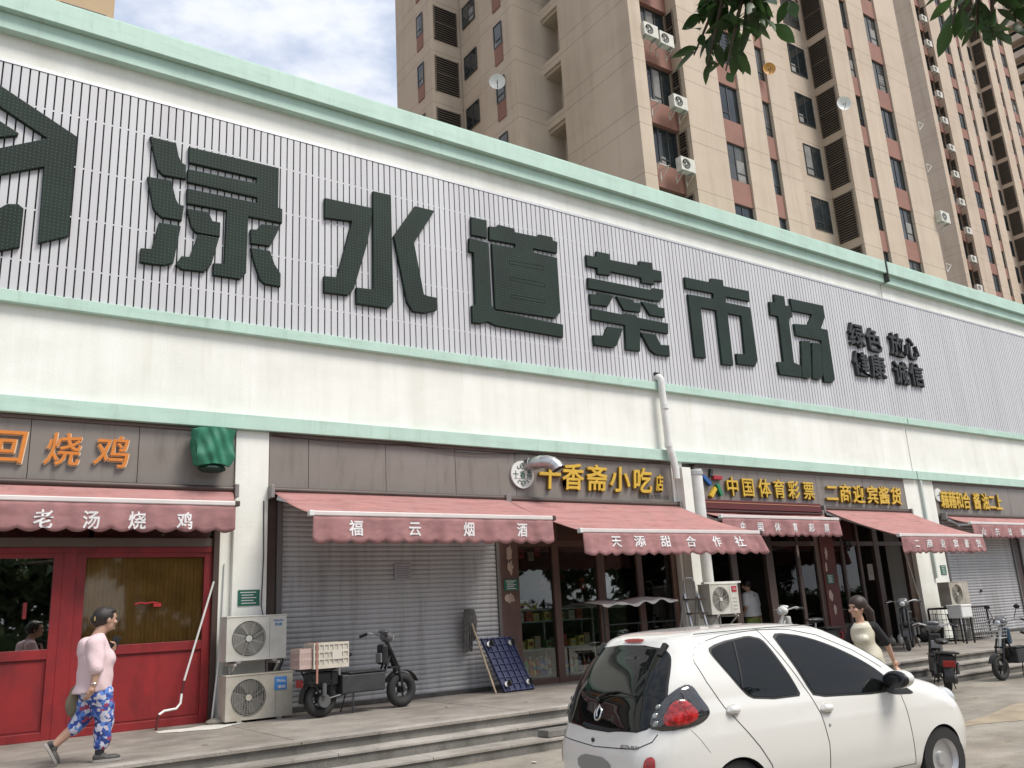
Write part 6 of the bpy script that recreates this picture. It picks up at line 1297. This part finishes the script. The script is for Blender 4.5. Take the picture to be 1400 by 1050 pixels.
# ---------------- near tree: leaves hanging into the top of the view ----------------
tree=thing('broadleaf_tree','leafy tree whose drooping dark leaves hang into the top right of the photo','tree',(5.2,.2,0))
bark=M('bark',(.09,.07,.05),.9,.3,12,.8,30)
MB().tube([(5.2,.2,0),(5.15,.25,1.5),(5.0,.3,3.2),(4.6,.5,4.6),(4.2,.7,5.6)],[.17,.15,.13,.09,.05],14).build('trunk',bark,tree,smooth=True)
leafm=M('leaf_green',(.050,.105,.028),.42,.35,5,trans=.38)
def leafmesh():
    m=MB(); n=6; vs=[]; 
    prof=[0,.26,.40,.42,.34,.20,0]
    for i in range(n+1):
        t=i/n; w=prof[i]*.5; z=-.12*t*t
        for s_ in (-1,0,1): vs.append((t,s_*w,z+(.10*abs(s_)*w*1.6)))
    m.add(vs,[(3*i+k,3*i+k+1,3*i+k+4,3*i+k+3) for i in range(n) for k in (0,1)]); m.tube([(-.12,0,.01),(0,0,0)],.008,4)
    o=m.build('leaf',leafm,None,smooth=True,fix=False); me=o.data; bpy.data.objects.remove(o); return me
LM=[leafmesh()]
rt_=random.Random(11); nl=0
def twig(p0,p1,sag,nleaf,size=.105):
    global nl
    p0=Vector(p0);p1=Vector(p1); pts=[p0+(p1-p0)*t+Vector((0,0,-sag*math.sin(math.pi*.5*t)*t)) for t in [i/8 for i in range(9)]]
    MB().tube(pts,[.010-.0009*i for i in range(9)],5).build('branch',bark,tree)
    nleaf=int(nleaf*1.45)
    for k in range(nleaf):
        t=.15+.85*(k+rt_.random()*.7)/nleaf; i=min(7,int(t*8)); p=pts[i]+(pts[i+1]-pts[i])*(t*8-i)
        q=p+Vector((rt_.uniform(-.02,.02),rt_.uniform(-.02,.02),0))
        d=Vector((rt_.uniform(-1,1),rt_.uniform(-1,1),rt_.uniform(-1.15,-.1))).normalized()
        up=Vector((rt_.uniform(-.5,.5),rt_.uniform(-.5,.5),1)); s_=up.cross(d).normalized(); u=d.cross(s_)
        o=bpy.data.objects.new('leaf',LM[0]); COL.objects.link(o); o.parent=tree
        sz=size*rt_.uniform(.55,1.05); mt=Matrix((d,s_,u)).transposed().to_4x4(); o.matrix_local=Matrix.Translation(q-root_loc(tree)+d*.012)@mt@Matrix.Scale(sz,4); nl+=1
twig((2.08, 1.5, 3.65),(2.05, 1.71, 3.43),0.04,10,0.105)
twig((2.07, 1.51, 3.65),(2.06, 1.67, 3.36),0.04,9,0.105)
twig((2.12, 1.48, 3.63),(2.08, 1.61, 3.31),0.03,11,0.105)
twig((2.12, 1.47, 3.64),(2.16, 1.6, 3.4),0.03,10,0.105)
twig((2.16, 1.48, 3.66),(2.23, 1.52, 3.47),0.02,7,0.105)
twig((2.05, 1.53, 3.66),(2.06, 1.68, 3.53),0.03,7,0.105)
twig((2.13, 1.45, 3.64),(2.11, 1.52, 3.45),0.03,8,0.105)
twig((2.24, 1.47, 3.67),(2.33, 1.47, 3.57),0.02,5,0.105)
twig((2.0, 1.51, 3.57),(2.22, 1.68, 3.52),0.02,9,0.105)
twig((2.36, 0.94, 3.35),(2.41, 1.03, 3.23),0.03,7,0.105)
twig((2.38, 0.91, 3.34),(2.38, 0.96, 3.13),0.03,10,0.105)
twig((2.4, 0.88, 3.33),(2.4, 0.93, 3.11),0.02,9,0.105)
twig((2.42, 0.85, 3.31),(2.5, 0.9, 3.17),0.02,8,0.105)
twig((2.44, 0.8, 3.31),(2.52, 0.86, 3.17),0.02,8,0.105)
twig((2.47, 0.94, 3.38),(2.49, 1.04, 3.3),0.02,7,0.105)
twig((2.48, 0.74, 3.28),(2.56, 0.81, 3.12),0.02,6,0.105)
twig((2.26, 1.15, 3.69),(2.31, 1.28, 3.56),0.03,6,0.105)
twig((2.36, 1.01, 3.65),(2.41, 1.14, 3.53),0.03,6,0.105)
twig((2.25, 1.05, 3.74),(2.3, 1.18, 3.62),0.03,6,0.105)
twig((2.39, 0.87, 3.68),(2.44, 0.99, 3.56),0.03,6,0.105)
twig((2.13, 1.17, 3.8),(2.18, 1.3, 3.69),0.03,6,0.105)
twig((2.5, 0.72, 3.61),(2.55, 0.83, 3.49),0.03,6,0.105)
MB().tube([(4.9,.35,3.7),(2.52, 0.63, 3.44),(2.39, 0.87, 3.44),(2.05, 1.46, 3.72)],[.045,.03,.022,.012],8).build('limb',bark,tree,smooth=True)

# ---------------- trees across the road, behind the viewer (seen in the glass; row and crowns enlarged to darken it) ----------------
fol=M('foliage_far',(.045,.075,.025),.8,.4,1.2)
for i,(x,y,hh) in enumerate(((-7,-9,7.5),(-1.5,-11,8.5),(4,-13,7.8),(10,-12,8.5),(16,-11,8),(23,-13,8.5),(29,-12,9),(35,-13,8.5),(41,-12,9),(48,-13,9))):
    tt=thing('street_tree',['street tree across the road, far left','street tree across the road, second from left','street tree across the road, third from left','street tree across the road, fourth from left','street tree across the road, fifth from left','street tree across the road, sixth from left','street tree across the road, seventh from left','street tree across the road, eighth from left','street tree across the road, ninth from left','street tree across the road, far right'][i],'tree',(x,y,0))
    MB().tube([(x,y,0),(x+.1,y,2),(x,y+.1,4.5)],[.16,.13,.08],10).build('trunk',bark,tt,smooth=True)
    m=MB(); q=random.Random(i)
    for k in range(3200):
        a,b_,c_=q.gauss(0,1),q.gauss(0,1),q.gauss(0,1); r=(a*a+b_*b_+c_*c_)**.5 or 1; f=q.random()**.4*(.75+.3*math.sin(3*a/r+i)+.2*math.cos(5*c_/r))
        p=Vector((x+a/r*3.9*f,y+b_/r*2.4*f,hh*.56+c_/r*hh*.42*f)); e=[Vector((q.uniform(-.36,.36),q.uniform(-.36,.36),q.uniform(-.36,.36))) for _ in range(3)]; m.add([p+v for v in e],[(0,1,2)])
    m.build('crown',fol,tt,fix=False)

hd=MB(); q=random.Random(4)  # unseen greenery added to darken the reflections in the shop glass
for k in range(9000):
    p=Vector((q.uniform(-14,56),-9.5+q.uniform(-.9,.9),q.uniform(0,2.1))); e=[Vector((q.uniform(-.22,.22),q.uniform(-.22,.22),q.uniform(-.22,.22))) for _ in range(3)]; hd.add([p+v for v in e],[(0,1,2)])
hd.box(-14,56,-10.1,-9.6,0,1.8); tag(hd.build('added_hedge',fol,None,fix=False),'unseen green hedge along the far side of the road, behind the viewer','added_hedge')

# ---------------- small litter and cables ----------------
lt=random.Random(21)
def litter(x,y,z,kind,label):
    t=thing(kind,label,'litter',(x,y,z)); n=7; a0=lt.uniform(0,6)
    if kind=='fallen_leaf': MB().add([(.035*(1+.3*lt.random())*math.cos(a0+2*math.pi*i/n),.018*math.sin(a0*2+2*math.pi*i/n),.004+.004*(i%2)) for i in range(n)],[tuple(range(n))]).build('blade',M('leaf_dry',(.16,.12,.05),.8,.3,20),t,world=False)
    else: MB().obox((0,0,.006),(.07,.045,.006),(.1,.1,a0)).build('scrap',M('paper_label',(.56,.53,.47)),t,world=False)
litter(5.6,9.9,PZ+.004,'fallen_leaf','dry leaf on the platform in front of the black scooter'); litter(7.3,10.4,PZ+.004,'fallen_leaf','dry leaf on the platform in front of the mop')
litter(6.4,11.0,PZ+.004,'paper_scrap','scrap of paper near the front wheel of the black scooter'); litter(2.9,10.2,PZ+.004,'fallen_leaf','dry leaf on the platform in front of the lime stain'); litter(5.9,8.3,.006,'paper_scrap','scrap of paper on the road below the steps'); litter(13.4,7.4,.006,'fallen_leaf','dry leaf on the road near the far scooter')
cb=thing('cable','thin black cable sagging along the top of the brown sign boards','cable',(8,12.55,4.42))
def sagc(x0,x1,z,s): return [(x0+(x1-x0)*i/10,12.555,z-s*math.sin(math.pi*i/10)) for i in range(11)]
MB().tube(sagc(4.4,6.7,4.40,.05)+sagc(6.7,9.1,4.40,.07)[1:]+sagc(9.1,12.5,4.40,.04)[1:],.007,5).build('wire',black,cb)
cb=thing('cable','thin cable running down the white pillar beside the outdoor units','cable',(4.3,12.55,2.5))
MB().tube([(4.30,12.57,3.4),(4.31,12.565,2.6),(4.29,12.565,1.9),(4.30,12.5,1.74)],.008,5).build('wire',black,cb)
